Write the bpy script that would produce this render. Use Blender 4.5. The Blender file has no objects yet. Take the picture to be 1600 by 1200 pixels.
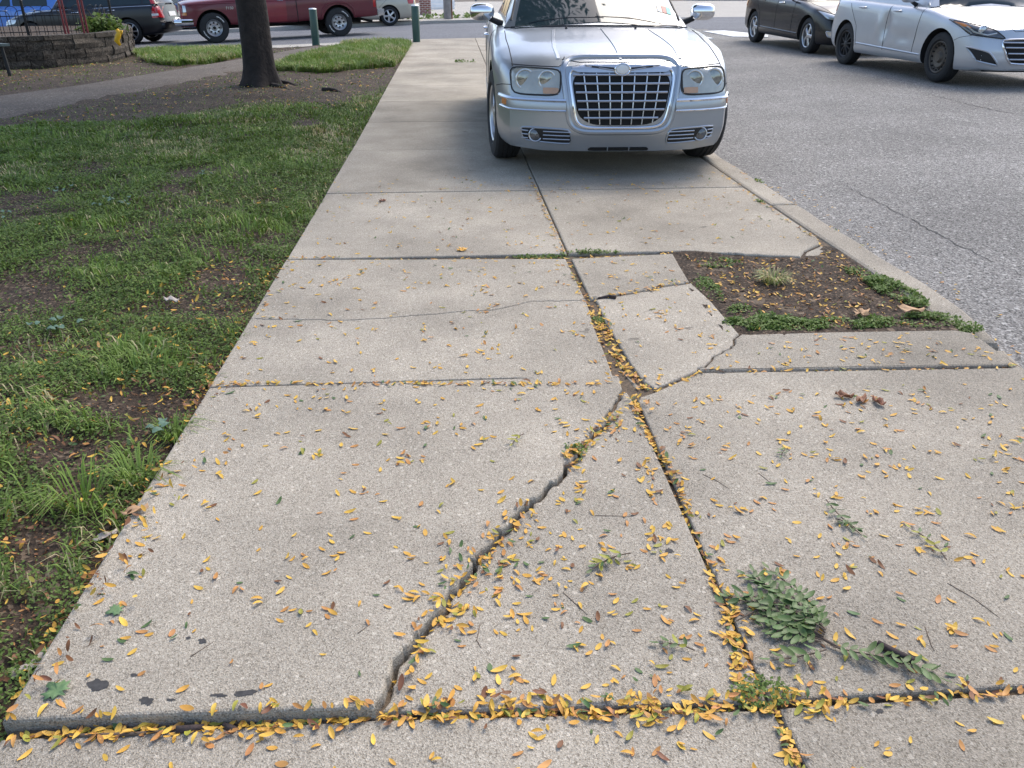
import bpy, bmesh, math, random
import numpy as np
from mathutils import Vector, Matrix, noise
from mathutils.bvhtree import BVHTree
from mathutils.geometry import tessellate_polygon

rng = np.random.default_rng(11)
random.seed(11)
S = bpy.context.scene
C = S.collection

# ------------------------------------------------------------------ camera
F_PX, VX, VY, CAM_H = 1260.0, 702.0, -15.0, 1.28
PITCH = math.atan((600 - VY) / F_PX)
_fw = math.cos(PITCH) + math.sin(PITCH) * (600 - VY) / F_PX
YAW = -math.atan(((VX - 800) / F_PX) / _fw)          # camera turned to the right of the sidewalk direction
cam_d = bpy.data.cameras.new('camera')
cam_d.sensor_fit = 'HORIZONTAL'; cam_d.sensor_width = 36.0
cam_d.lens = 36.0 * F_PX / 1600.0
cam_d.clip_start = 0.05; cam_d.clip_end = 3000
cam = bpy.data.objects.new('camera', cam_d); C.objects.link(cam)
cam.location = (0, 0, CAM_H)
cam.rotation_euler = (math.pi / 2 - PITCH, 0, -YAW)
S.camera = cam

# ------------------------------------------------------------------ world, sun, exposure
SUN_EL, SUN_ROT = math.radians(52), math.radians(38)   # sun beyond the cross street, slightly to the east side
w = bpy.data.worlds.new('World'); S.world = w; w.use_nodes = True
nt = w.node_tree; nt.nodes.clear()
sky = nt.nodes.new('ShaderNodeTexSky'); sky.sky_type = 'NISHITA'; sky.sun_disc = False
sky.sun_elevation = SUN_EL; sky.sun_rotation = SUN_ROT; sky.air_density = 1.0; sky.dust_density = 2.6; sky.ozone_density = 1.0
bg = nt.nodes.new('ShaderNodeBackground'); bg.inputs['Strength'].default_value = 0.15
wo = nt.nodes.new('ShaderNodeOutputWorld')
nt.links.new(sky.outputs[0], bg.inputs['Color']); nt.links.new(bg.outputs[0], wo.inputs['Surface'])
sd = bpy.data.lights.new('sun', 'SUN'); sd.energy = 0.9; sd.angle = math.radians(28); sd.color = (1.0, 0.95, 0.87)
sun = bpy.data.objects.new('sun', sd); C.objects.link(sun)
sdir = Vector((math.sin(SUN_ROT) * math.cos(SUN_EL), math.cos(SUN_ROT) * math.cos(SUN_EL), math.sin(SUN_EL)))
sun.rotation_euler = (-sdir).to_track_quat('-Z', 'Y').to_euler()
S.view_settings.view_transform = 'Standard'; S.view_settings.look = 'None'
S.view_settings.exposure = 1.08; S.view_settings.gamma = 1.0

# ------------------------------------------------------------------ pixel -> ground helpers
def ray(u, v):
    a = (u - 800) / F_PX; b = (600 - v) / F_PX
    Fw = math.cos(PITCH) + math.sin(PITCH) * b; Z = -math.sin(PITCH) + math.cos(PITCH) * b
    c, s = math.cos(YAW), math.sin(YAW)
    return np.array([a * c + Fw * s, Fw * c - a * s, Z])

def proj(x, y, z):
    c, s = math.cos(YAW), math.sin(YAW)
    a = x * c - y * s; Fw = x * s + y * c; Z = z - CAM_H
    d = Fw * math.cos(PITCH) - Z * math.sin(PITCH); b = Fw * math.sin(PITCH) + Z * math.cos(PITCH)
    return 800 + F_PX * a / d, 600 - F_PX * b / d, d

def sstep(a, b, x):
    t = np.clip((np.asarray(x, float) - a) / (b - a), 0, 1)
    return t * t * (3 - 2 * t)

def ramp(y):                      # the street climbs gently away from the camera
    y = np.asarray(y, float)
    d = 0.5 * ((y - 7) + np.sqrt((y - 7) ** 2 + 1.5))
    return np.minimum(0.0158 * d, 0.27)

def G(x, y):
    return ramp(y) + 0.033 * np.clip(np.asarray(x, float), -12, 0) * sstep(11, 24, y)

def road_z(x, y):
    return G(x, y) - 0.11 + 0.16 * sstep(2.2, 7.0, x)

def gp(u, v, fn=None, off=0.0):   # pixel to the point where its ray meets the terrain
    fn = fn or G
    r = ray(u, v); t = -CAM_H / r[2]
    for _ in range(25):
        z = float(fn(r[0] * t, r[1] * t)) + off
        t = 0.5 * t + 0.5 * (z - CAM_H) / r[2]
    return (float(r[0] * t), float(r[1] * t))

def vnoise(x, y, sc, seed=0):
    x = np.asarray(x, float) * sc + seed * 17.31; y = np.asarray(y, float) * sc + seed * 9.77
    xi = np.floor(x).astype(np.int64); yi = np.floor(y).astype(np.int64)
    fx = x - xi; fy = y - yi; fx = fx * fx * (3 - 2 * fx); fy = fy * fy * (3 - 2 * fy)
    def h(i, j):
        n = (i * 374761393 + j * 668265263 + seed * 974711) & 0xFFFFFFFF
        n = ((n ^ (n >> 13)) * 1274126177) & 0xFFFFFFFF
        return ((n ^ (n >> 16)) & 0xFFFF) / 65535.0
    return (h(xi, yi) * (1 - fx) + h(xi + 1, yi) * fx) * (1 - fy) + (h(xi, yi + 1) * (1 - fx) + h(xi + 1, yi + 1) * fx) * fy

def in_poly(px, py, poly):
    px = np.asarray(px, float); py = np.asarray(py, float)
    ins = np.zeros(px.shape, bool); n = len(poly)
    for i in range(n):
        x1, y1 = poly[i]; x2, y2 = poly[(i + 1) % n]
        if y1 == y2: continue
        c = ((y1 > py) != (y2 > py)) & (px < (x2 - x1) * (py - y1) / (y2 - y1) + x1)
        ins ^= c
    return ins

# ------------------------------------------------------------------ materials
MATS = {}
def _nodes(m):
    m.use_nodes = True; t = m.node_tree
    return t, t.nodes['Principled BSDF'], t.nodes.new, t.links.new

def mat(name, col, rough=0.6, metal=0.0, coat=0.0, var=0.12, scale=8.0, bump=0.0, bscale=60.0, spec=0.5, emis=None, objvar=0.0, trans=0.0):
    """plain painted / plastic / plant material with a procedural tone variation"""
    if name in MATS: return MATS[name]
    m = bpy.data.materials.new(name); t, b, N, L = _nodes(m)
    tc = N('ShaderNodeTexCoord'); nz = N('ShaderNodeTexNoise'); nz.inputs['Scale'].default_value = scale; nz.inputs['Detail'].default_value = 5
    L(tc.outputs['Object'], nz.inputs['Vector'])
    hs = N('ShaderNodeHueSaturation'); hs.inputs['Color'].default_value = (*col, 1)
    mr = N('ShaderNodeMapRange'); mr.inputs['From Min'].default_value = 0.25; mr.inputs['From Max'].default_value = 0.75
    mr.inputs['To Min'].default_value = 1 - var; mr.inputs['To Max'].default_value = 1 + var
    L(nz.outputs['Fac'], mr.inputs['Value'])
    if objvar:
        oi = N('ShaderNodeObjectInfo'); m2 = N('ShaderNodeMapRange')
        m2.inputs['To Min'].default_value = 1 - objvar; m2.inputs['To Max'].default_value = 1 + objvar
        L(oi.outputs['Random'], m2.inputs['Value'])
        mm = N('ShaderNodeMath'); mm.operation = 'MULTIPLY'; L(mr.outputs[0], mm.inputs[0]); L(m2.outputs[0], mm.inputs[1])
        L(mm.outputs[0], hs.inputs['Value'])
        m3 = N('ShaderNodeMapRange'); m3.inputs['To Min'].default_value = 0.5 - objvar * 0.06; m3.inputs['To Max'].default_value = 0.5 + objvar * 0.06
        mf = N('ShaderNodeMath'); mf.operation = 'FRACT'; mx = N('ShaderNodeMath'); mx.operation = 'MULTIPLY'; mx.inputs[1].default_value = 7.13
        L(oi.outputs['Random'], mx.inputs[0]); L(mx.outputs[0], mf.inputs[0]); L(mf.outputs[0], m3.inputs['Value']); L(m3.outputs[0], hs.inputs['Hue'])
    else:
        L(mr.outputs[0], hs.inputs['Value'])
    L(hs.outputs[0], b.inputs['Base Color'])
    b.inputs['Roughness'].default_value = rough; b.inputs['Metallic'].default_value = metal
    b.inputs['Coat Weight'].default_value = coat; b.inputs['Coat Roughness'].default_value = 0.06
    b.inputs['Specular IOR Level'].default_value = spec
    if bump:
        n2 = N('ShaderNodeTexNoise'); n2.inputs['Scale'].default_value = bscale; n2.inputs['Detail'].default_value = 6
        L(tc.outputs['Object'], n2.inputs['Vector'])
        bp = N('ShaderNodeBump'); bp.inputs['Strength'].default_value = bump; bp.inputs['Distance'].default_value = 0.01
        L(n2.outputs['Fac'], bp.inputs['Height']); L(bp.outputs[0], b.inputs['Normal'])
    MATS[name] = m; return m

def granular(name, base, light, dark, cell, stain=0.15, rough=0.9, bump=0.5, objvar=0.05, stone_light=0.32, stone_dark=0.2, warm=(1, 1, 1), stainscale=1.3):
    """concrete / asphalt: binder with light and dark stone chips, blotches, pits"""
    m = bpy.data.materials.new(name); t, b, N, L = _nodes(m)
    ge = N('ShaderNodeNewGeometry')
    v1 = N('ShaderNodeTexVoronoi'); v1.inputs['Scale'].default_value = 1 / cell; L(ge.outputs['Position'], v1.inputs['Vector'])
    v2 = N('ShaderNodeTexVoronoi'); v2.inputs['Scale'].default_value = 1 / (cell * 2.3); L(ge.outputs['Position'], v2.inputs['Vector'])
    sep = N('ShaderNodeSeparateColor'); L(v1.outputs['Color'], sep.inputs[0])
    sep2 = N('ShaderNodeSeparateColor'); L(v2.outputs['Color'], sep2.inputs[0])
    def thr(sock, lo, hi):
        r = N('ShaderNodeMapRange'); r.inputs['From Min'].default_value = lo; r.inputs['From Max'].default_value = hi; L(sock, r.inputs['Value']); return r.outputs[0]
    def mixc(fac, a, bb):
        mx = N('ShaderNodeMix'); mx.data_type = 'RGBA'
        if isinstance(fac, float): mx.inputs[0].default_value = fac
        else: L(fac, mx.inputs[0])
        for k, q in ((6, a), (7, bb)):
            if isinstance(q, tuple): mx.inputs[k].default_value = (*q, 1)
            else: L(q, mx.inputs[k])
        return mx.outputs[2]
    n1 = N('ShaderNodeTexNoise'); n1.inputs['Scale'].default_value = 220; n1.inputs['Detail'].default_value = 4; L(ge.outputs['Position'], n1.inputs['Vector'])
    c = mixc(thr(n1.outputs['Fac'], 0.3, 0.7), tuple(x * 0.78 for x in base), tuple(min(1, x * 1.2) for x in base))
    c = mixc(thr(sep.outputs[0], 1 - stone_light, 1 - stone_light * 0.4), c, light)
    c = mixc(thr(sep.outputs[1], 1 - stone_dark, 1 - stone_dark * 0.4), c, dark)
    c = mixc(thr(sep2.outputs[2], 0.978, 0.992), c, tuple(min(1, x * 1.15) for x in light))
    n2 = N('ShaderNodeTexNoise'); n2.inputs['Scale'].default_value = stainscale; n2.inputs['Detail'].default_value = 9; n2.inputs['Roughness'].default_value = 0.62
    L(ge.outputs['Position'], n2.inputs['Vector'])
    r = N('ShaderNodeMapRange'); r.inputs['From Min'].default_value = 0.3; r.inputs['From Max'].default_value = 0.7
    r.inputs['To Min'].default_value = 1 - stain; r.inputs['To Max'].default_value = 1 + stain; L(n2.outputs['Fac'], r.inputs['Value'])
    oi = N('ShaderNodeObjectInfo'); m2 = N('ShaderNodeMapRange'); m2.inputs['To Min'].default_value = 1 - objvar; m2.inputs['To Max'].default_value = 1 + objvar
    L(oi.outputs['Random'], m2.inputs['Value'])
    mm = N('ShaderNodeMath'); mm.operation = 'MULTIPLY'; L(r.outputs[0], mm.inputs[0]); L(m2.outputs[0], mm.inputs[1])
    # small dark spots (gum, drips) with a shape of their own
    v3 = N('ShaderNodeTexVoronoi'); v3.inputs['Scale'].default_value = 2.6; v3.inputs['Randomness'].default_value = 1.0
    nd = N('ShaderNodeTexNoise'); nd.inputs['Scale'].default_value = 14; L(ge.outputs['Position'], nd.inputs['Vector'])
    av = N('ShaderNodeVectorMath'); av.operation = 'MULTIPLY_ADD'; av.inputs[1].default_value = (0.12, 0.12, 0.12); L(nd.outputs['Color'], av.inputs[0]); L(ge.outputs['Position'], av.inputs[2])
    L(av.outputs[0], v3.inputs['Vector'])
    sp = thr(v3.outputs['Distance'], 0.035, 0.06)
    spm = N('ShaderNodeMapRange'); spm.inputs['To Min'].default_value = 0.55; spm.inputs['To Max'].default_value = 1.0; L(sp, spm.inputs['Value'])
    m4 = N('ShaderNodeMath'); m4.operation = 'MULTIPLY'; L(mm.outputs[0], m4.inputs[0]); L(spm.outputs[0], m4.inputs[1])
    hs = N('ShaderNodeHueSaturation'); L(c, hs.inputs['Color']); L(m4.outputs[0], hs.inputs['Value'])
    L(hs.outputs[0], b.inputs['Base Color'])
    b.inputs['Roughness'].default_value = rough; b.inputs['Specular IOR Level'].default_value = 0.25
    bp = N('ShaderNodeBump'); bp.inputs['Strength'].default_value = bump; bp.inputs['Distance'].default_value = 0.004
    ad = N('ShaderNodeMath'); ad.operation = 'ADD'; L(v1.outputs['Distance'], ad.inputs[0]); L(n1.outputs['Fac'], ad.inputs[1])
    L(ad.outputs[0], bp.inputs['Height']); L(bp.outputs[0], b.inputs['Normal'])
    MATS[name] = m; return m

def attr_mat(name, cols, rough=0.6, spec=0.3, trans=0.25):
    """plant material coloured by the 'tint' attribute of each blade"""
    m = bpy.data.materials.new(name); t, b, N, L = _nodes(m)
    a = N('ShaderNodeAttribute'); a.attribute_name = 'tint'
    cr = N('ShaderNodeValToRGB'); e = cr.color_ramp.elements
    while len(e) < len(cols): e.new(0.5)
    for i, cc in enumerate(cols):
        e[i].position = i / (len(cols) - 1); e[i].color = (*cc, 1)
    L(a.outputs['Fac'], cr.inputs[0]); L(cr.outputs[0], b.inputs['Base Color'])
    b.inputs['Roughness'].default_value = rough; b.inputs['Specular IOR Level'].default_value = spec
    tr = N('ShaderNodeBsdfTranslucent'); L(cr.outputs[0], tr.inputs['Color'])
    mx = N('ShaderNodeMixShader'); mx.inputs[0].default_value = trans
    out = t.nodes['Material Output']
    L(b.outputs[0], mx.inputs[1]); L(tr.outputs[0], mx.inputs[2]); L(mx.outputs[0], out.inputs['Surface'])
    MATS[name] = m; return m

granular('concrete', (0.345, 0.305, 0.245), (0.44, 0.395, 0.325), (0.20, 0.174, 0.135), 0.0031, stain=0.27, bump=0.5, objvar=0.11, stone_light=0.30, stone_dark=0.24)
granular('concrete_far', (0.42, 0.39, 0.34), (0.52, 0.49, 0.44), (0.22, 0.2, 0.18), 0.006, stain=0.12, bump=0.4)
granular('asphalt', (0.215, 0.205, 0.19), (0.38, 0.368, 0.345), (0.085, 0.082, 0.078), 0.0085, stain=0.2, bump=0.7, stone_light=0.40, stone_dark=0.38, stainscale=0.7)
granular('asphalt_new', (0.13, 0.135, 0.145), (0.24, 0.24, 0.25), (0.07, 0.07, 0.075), 0.012, stain=0.12, bump=0.5, stainscale=0.5)
granular('path_asphalt', (0.115, 0.095, 0.076), (0.2, 0.17, 0.14), (0.07, 0.06, 0.055), 0.012, stain=0.2, bump=0.6)
granular('soil', (0.062, 0.043, 0.029), (0.17, 0.125, 0.085), (0.018, 0.013, 0.009), 0.011, stain=0.35, bump=1.0, stone_light=0.2, stone_dark=0.3, stainscale=4)
granular('wall_stone', (0.075, 0.062, 0.05), (0.13, 0.112, 0.09), (0.03, 0.025, 0.02), 0.02, stain=0.35, bump=1.2, objvar=0.25, stainscale=6)  # stone colour lowered to carry the tree shade over the planter
mat('debris', (0.12, 0.088, 0.058), 0.95, var=0.4, scale=60, bump=0.6, bscale=150)
mat('road_paint', (0.7, 0.7, 0.68), 0.8, var=0.1, scale=30)
mat('silver_paint', (0.37, 0.395, 0.425), 0.30, 0.7, 0.5, var=0.03, scale=4)
mat('silver_blue_paint', (0.50, 0.52, 0.55), 0.38, 0.5, 0.5, var=0.03, scale=4)
mat('black_paint', (0.005, 0.005, 0.007), 0.25, 0.0, 0.25, var=0.1)
mat('navy_paint', (0.004, 0.005, 0.009), 0.3, 0.0, 0.15, var=0.1)
mat('maroon_paint', (0.125, 0.012, 0.022), 0.4, 0.1, 0.6, var=0.12, scale=3)
mat('red_door_paint', (0.22, 0.014, 0.026), 0.4, 0.1, 0.6, var=0.12, scale=3)
mat('beige_paint', (0.46, 0.42, 0.35), 0.35, 0.5, 0.8, var=0.04)
mat('blue_paint', (0.05, 0.17, 0.50), 0.35, 0.2, 0.9, var=0.06)
mat('slate_blue_paint', (0.06, 0.10, 0.19), 0.35, 0.3, 0.9, var=0.06)
mat('tyre_rubber', (0.018, 0.018, 0.019), 0.75, var=0.25, scale=20, bump=0.2)
mat('alloy', (0.55, 0.55, 0.56), 0.3, 0.9, var=0.08)
mat('dark_alloy', (0.035, 0.035, 0.038), 0.5, 0.3, var=0.2)
mat('steel_wheel', (0.11, 0.095, 0.08), 0.55, 0.5, var=0.25)
mat('chrome', (0.75, 0.76, 0.78), 0.08, 1.0, var=0.03)
mat('satin_silver', (0.52, 0.53, 0.55), 0.28, 0.85, var=0.04)
mat('black_plastic', (0.012, 0.012, 0.013), 0.6, var=0.2)
mat('under', (0.006, 0.006, 0.006), 0.9, var=0.2)
mat('glass', (0.022, 0.036, 0.042), 0.03, 0.0, 0.0, var=0.1, spec=0.38)
mat('lamp_lens', (0.36, 0.355, 0.31), 0.16, 0.25, 1.0, var=0.15, scale=14)
mat('lamp_clear', (0.55, 0.57, 0.57), 0.1, 0.6, 1.0, var=0.1, scale=14)
mat('lamp_dark', (0.10, 0.105, 0.115), 0.12, 0.4, 1.0, var=0.3, scale=20)
mat('lamp_bowl', (0.27, 0.275, 0.25), 0.1, 0.6, 1.0, var=0.35, scale=30)
mat('lamp_ring', (0.62, 0.64, 0.62), 0.15, 0.5, 1.0, var=0.05)
mat('amber', (0.60, 0.22, 0.06), 0.25, 0, 0.8, var=0.1)
mat('amber_dull', (0.42, 0.24, 0.13), 0.25, 0, 0.8, var=0.15)
mat('red_lens', (0.45, 0.01, 0.015), 0.2, 0, 1.0, var=0.1)
mat('white_plate', (0.7, 0.7, 0.68), 0.5, var=0.05)
mat('plate_yellow', (0.7, 0.5, 0.08), 0.5, var=0.05)
mat('plate_blue', (0.05, 0.12, 0.4), 0.5, var=0.05)
mat('sticker_green', (0.10, 0.5, 0.45), 0.5, var=0.05)
mat('sticker_red', (0.5, 0.15, 0.12), 0.5, var=0.05)
mat('shut_line', (0.01, 0.01, 0.011), 0.8, var=0.1)
mat('bollard_green', (0.008, 0.055, 0.045), 0.4, 0, 0.3, var=0.15, scale=6)
mat('iron', (0.012, 0.012, 0.013), 0.5, 0.3, var=0.2)
mat('red_steel', (0.16, 0.012, 0.018), 0.45, 0.1, 0.3, var=0.15)
mat('yellow_tape', (0.75, 0.42, 0.01), 0.5, var=0.05)
mat('bench_paint', (0.07, 0.1, 0.1), 0.6, var=0.2)
mat('bark', (0.026, 0.019, 0.015), 0.95, var=0.5, scale=9, bump=1.6, bscale=22)  # dark bark, base lowered further to include shade under the crown
mat('pole_wood', (0.27, 0.25, 0.235), 0.9, var=0.25, scale=6, bump=0.6, bscale=30)
mat('rust', (0.2, 0.1, 0.06), 0.9, var=0.3)
mat('twig', (0.12, 0.085, 0.06), 0.9, var=0.3, scale=40)
mat('stick', (0.05, 0.035, 0.032), 0.9, var=0.35, scale=50, bump=0.4)
mat('stucco', (0.55, 0.50, 0.43), 0.9, var=0.08, scale=3, bump=0.3)
mat('white_paint', (0.75, 0.74, 0.72), 0.7, var=0.05)
for n_, c_ in (('leaf_yellow', (0.68, 0.42, 0.07)), ('leaf_gold', (0.62, 0.34, 0.06)), ('leaf_orange', (0.50, 0.24, 0.075)),
               ('leaf_olive', (0.30, 0.28, 0.04)), ('leaf_brown', (0.2, 0.085, 0.04)), ('leaf_green', (0.085, 0.15, 0.05))):
    mat(n_, c_, 0.55, var=0.18, scale=45, objvar=0.16, spec=0.35)
mat('leaflet_green', (0.075, 0.125, 0.032), 0.5, var=0.2, scale=40, objvar=0.2, spec=0.4)
mat('leaf_tan', (0.42, 0.26, 0.14), 0.7, var=0.15, scale=30)
mat('leaf_pale', (0.5, 0.43, 0.36), 0.7, var=0.12, scale=30)
mat('leaf_maple', (0.11, 0.19, 0.075), 0.55, var=0.15, scale=40)
attr_mat('grass_blades', [(0.08, 0.115, 0.022), (0.14, 0.22, 0.038), (0.20, 0.30, 0.055), (0.21, 0.27, 0.10), (0.55, 0.45, 0.26)])
attr_mat('weed_leaves', [(0.07, 0.10, 0.024), (0.12, 0.185, 0.038), (0.165, 0.24, 0.055), (0.2, 0.26, 0.12)])
attr_mat('crown_leaves', [(0.03, 0.06, 0.012), (0.06, 0.11, 0.02), (0.11, 0.15, 0.03)], trans=0.3)
attr_mat('litter_leaves', [(0.68, 0.42, 0.07), (0.62, 0.34, 0.06), (0.50, 0.24, 0.075), (0.30, 0.28, 0.05), (0.2, 0.09, 0.04), (0.09, 0.15, 0.05)], trans=0.1, rough=0.55)
_lr = MATS['litter_leaves'].node_tree.nodes['Color Ramp'].color_ramp; _lr.interpolation = 'CONSTANT'
for i_, e_ in enumerate(_lr.elements): e_.position = i_ / 6.0

# brick
def brick_mat():
    m = bpy.data.materials.new('brick_wall'); t, b, N, L = _nodes(m)
    tc = N('ShaderNodeTexCoord'); mp = N('ShaderNodeMapping'); mp.inputs['Rotation'].default_value = (math.radians(90), 0, 0)
    br = N('ShaderNodeTexBrick'); br.inputs['Color1'].default_value = (0.20, 0.06, 0.045, 1); br.inputs['Color2'].default_value = (0.28, 0.09, 0.065, 1)
    br.inputs['Mortar'].default_value = (0.5, 0.45, 0.4, 1); br.inputs['Scale'].default_value = 1.0; br.inputs['Mortar Size'].default_value = 0.012
    br.inputs['Brick Width'].default_value = 0.22; br.inputs['Row Height'].default_value = 0.075
    L(tc.outputs['Object'], mp.inputs['Vector']); L(mp.outputs[0], br.inputs['Vector']); L(br.outputs['Color'], b.inputs['Base Color'])
    b.inputs['Roughness'].default_value = 0.9
    bp = N('ShaderNodeBump'); bp.inputs['Strength'].default_value = 0.6; bp.inputs['Distance'].default_value = 0.01; bp.invert = True
    L(br.outputs['Fac'], bp.inputs['Height']); L(bp.outputs[0], b.inputs['Normal'])
    MATS['brick_wall'] = m
brick_mat()

# ------------------------------------------------------------------ object helpers
def link(o): C.objects.link(o); return o
def mesh_obj(name, verts, faces, material=None, parent=None, smooth=False, sharp=None):
    me = bpy.data.meshes.new(name)
    me.from_pydata([tuple(map(float, v)) for v in verts], [], faces); me.update()
    if material: me.materials.append(MATS[material] if isinstance(material, str) else material)
    o = link(bpy.data.objects.new(name, me))
    if smooth:
        me.polygons.foreach_set('use_smooth', [True] * len(me.polygons))
        if sharp:
            try: me.set_sharp_from_angle(angle=math.radians(sharp))
            except Exception: pass
    if parent: o.parent = parent
    return o
def np_mesh(name, V, Fq, material, tint=None, parent=None):
    """V (n,3); Fq list of (m,k) int arrays"""
    me = bpy.data.meshes.new(name)
    me.vertices.add(len(V)); me.vertices.foreach_set('co', np.asarray(V, np.float32).ravel())
    li = np.concatenate([f.ravel() for f in Fq]); tot = np.concatenate([np.full(len(f), f.shape[1]) for f in Fq])
    me.loops.add(len(li)); me.loops.foreach_set('vertex_index', li.astype(np.int32))
    me.polygons.add(len(tot)); st = np.concatenate([[0], np.cumsum(tot)[:-1]])
    me.polygons.foreach_set('loop_start', st.astype(np.int32))
    try: me.polygons.foreach_set('loop_total', tot.astype(np.int32))
    except Exception: pass
    me.update(calc_edges=True); me.validate()
    if tint is not None:
        a = me.attributes.new('tint', 'FLOAT', 'POINT'); a.data.foreach_set('value', np.asarray(tint, np.float32))
    me.materials.append(MATS[material])
    o = link(bpy.data.objects.new(name, me))
    if parent: o.parent = parent
    return o
def empty(name, loc=(0, 0, 0), rz=0.0):
    o = link(bpy.data.objects.new(name, None)); o.location = loc; o.rotation_euler = (0, 0, rz); o.empty_display_size = 0.1; return o
def tag(o, label=None, cat=None, group=None, kind=None):
    if label: o['label'] = label
    if cat: o['category'] = cat
    if group: o['group'] = group
    if kind: o['kind'] = kind
    return o

class MB:
    def __init__(s): s.v = []; s.f = []
    def add(s, v, f):
        k = len(s.v); s.v += [tuple(map(float, q)) for q in v]; s.f += [tuple(i + k for i in q) for q in f]; return s
    def box(s, c, d, rz=0.0, M=None):
        x, y, z = [q / 2 for q in d]; P = []
        for sx, sy, sz in ((-1, -1, -1), (1, -1, -1), (1, 1, -1), (-1, 1, -1), (-1, -1, 1), (1, -1, 1), (1, 1, 1), (-1, 1, 1)):
            p = Vector((sx * x, sy * y, sz * z))
            if M is not None: p = M @ p
            elif rz: p = Matrix.Rotation(rz, 3, 'Z') @ p
            P.append((p.x + c[0], p.y + c[1], p.z + c[2]))
        return s.add(P, [(0, 3, 2, 1), (4, 5, 6, 7), (0, 1, 5, 4), (1, 2, 6, 5), (2, 3, 7, 6), (3, 0, 4, 7)])
    def tube(s, pts, r, n=8, closed=False, flat=None):
        pts = [Vector(p) for p in pts]; m = len(pts)
        rr = r if hasattr(r, '__len__') else [r] * m
        V = []; up0 = None
        for i, p in enumerate(pts):
            a = pts[(i - 1) % m] if (i > 0 or closed) else p
            b = pts[(i + 1) % m] if (i < m - 1 or closed) else p
            d = (b - a); d = d.normalized() if d.length > 1e-9 else Vector((0, 0, 1))
            if up0 is None:
                up0 = Vector((0, 0, 1)) if abs(d.z) < 0.9 else Vector((1, 0, 0))
            x = d.cross(up0)
            if x.length < 1e-6: x = d.orthogonal()
            x.normalize(); y = x.cross(d).normalized(); up0 = y
            for k in range(n):
                t = 2 * math.pi * k / n
                V.append(p + x * (rr[i] * math.cos(t)) + y * (rr[i] * math.sin(t)))
        Fc = []
        for i in range(m if closed else m - 1):
            j = (i + 1) % m
            for k in range(n):
                Fc.append((i * n + k, i * n + (k + 1) % n, j * n + (k + 1) % n, j * n + k))
        if not closed:
            Fc.append(tuple(range(n))[::-1]); Fc.append(tuple((m - 1) * n + k for k in range(n)))
        return s.add(V, Fc)
    def lathe(s, prof, axis='x', n=36, c=(0, 0, 0)):
        V = []; m = len(prof)
        for k in range(n):
            t = 2 * math.pi * k / n
            for a, r in prof:
                if axis == 'x': V.append((c[0] + a, c[1] + r * math.cos(t), c[2] + r * math.sin(t)))
                elif axis == 'y': V.append((c[0] + r * math.cos(t), c[1] + a, c[2] + r * math.sin(t)))
                else: V.append((c[0] + r * math.cos(t), c[1] + r * math.sin(t), c[2] + a))
        Fc = []
        for k in range(n):
            k2 = (k + 1) % n
            for i in range(m - 1):
                Fc.append((k * m + i, k2 * m + i, k2 * m + i + 1, k * m + i + 1))
        return s.add(V, Fc)
    def build(s, name, material, parent=None, smooth=False, sharp=None):
        return mesh_obj(name, s.v, s.f, material, parent, smooth, sharp)

# ================================================================== GROUND
XL, XC, XK, XK2 = -0.905, 0.595, 2.075, 2.27
GROUND_BVH = []           # (verts, faces) collected for dropping things on the ground
def remember(o): GROUND_BVH.append(o); return o

# big ground sheet to the horizon, below everything
gs = []
ys = [-400, -60, -12, 0, 6, 9, 12, 15, 18, 21, 24, 30, 60, 400, 900]; xs = [-600, -60, -25, -12, -6, -0.9, 2.2, 7, 14, 40, 600]
V = [(x, y, float(G(max(min(x, 40), -12), min(y, 30))) - 0.30) for y in ys for x in xs]
nx = len(xs)
Fc = [(j * nx + i, j * nx + i + 1, (j + 1) * nx + i + 1, (j + 1) * nx + i) for j in range(len(ys) - 1) for i in range(nx - 1)]
tag(mesh_obj('ground', V, Fc, 'path_asphalt', smooth=True), kind='structure')

def grid_sheet(name, x0, x1, y0, y1, nx, ny, zf, material):
    X, Y = np.meshgrid(np.linspace(x0, x1, nx), np.linspace(y0, y1, ny)); Z = zf(X, Y)
    V = np.stack([X, Y, Z], -1).reshape(-1, 3)
    i = np.arange(nx - 1)[None, :] + nx * np.arange(ny - 1)[:, None]; i = i.ravel()
    o = np_mesh(name, V, [np.stack([i, i + 1, i + nx + 1, i + nx], -1)], material)
    o.data.polygons.foreach_set('use_smooth', [True] * len(o.data.polygons))
    return o

# street beside the sidewalk
road = grid_sheet('road', XK2 - 0.12, 13.0, -6, 26, 46, 90, lambda X, Y: road_z(X, Y) + 0.006 * (vnoise(X, Y, 1.3, 3) - 0.5), 'asphalt')
tag(road, kind='structure'); remember(road)

# cross street (slightly oblique), sits on its own level
def xs_near(x): return 21.75 + 0.11 * x
def xs_far(x): return 33.0 + 0.16 * x
def xs_z(X, Y): return G(X, Y) - 0.085
nxs, nys = 60, 14
Xg = np.linspace(-40, 40, nxs); V = []
for j in range(nys):
    for x in Xg:
        t = j / (nys - 1); ya = xs_near(x) + (0.05 if x < 2.4 or x > 12 else -0.0); y = ya + t * (xs_far(x) - ya)
        V.append((x, y, float(xs_z(max(min(x, 20), -14), y)) + (0.004 if 1 else 0) + (0.012 if x > 2.2 else 0) * 0 + 0.0))
V = np.array(V); V[:, 2] = np.where(V[:, 0] > 2.2, np.maximum(V[:, 2], road_z(np.clip(V[:, 0], 2.2, 12), np.minimum(V[:, 1], 26)) + 0.006), V[:, 2])
Fc = [(j * nxs + i, j * nxs + i + 1, (j + 1) * nxs + i + 1, (j + 1) * nxs + i) for j in range(nys - 1) for i in range(nxs - 1)]
cross = mesh_obj('cross_road', V, Fc, 'asphalt_new', smooth=True); tag(cross, kind='structure'); remember(cross)

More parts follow.
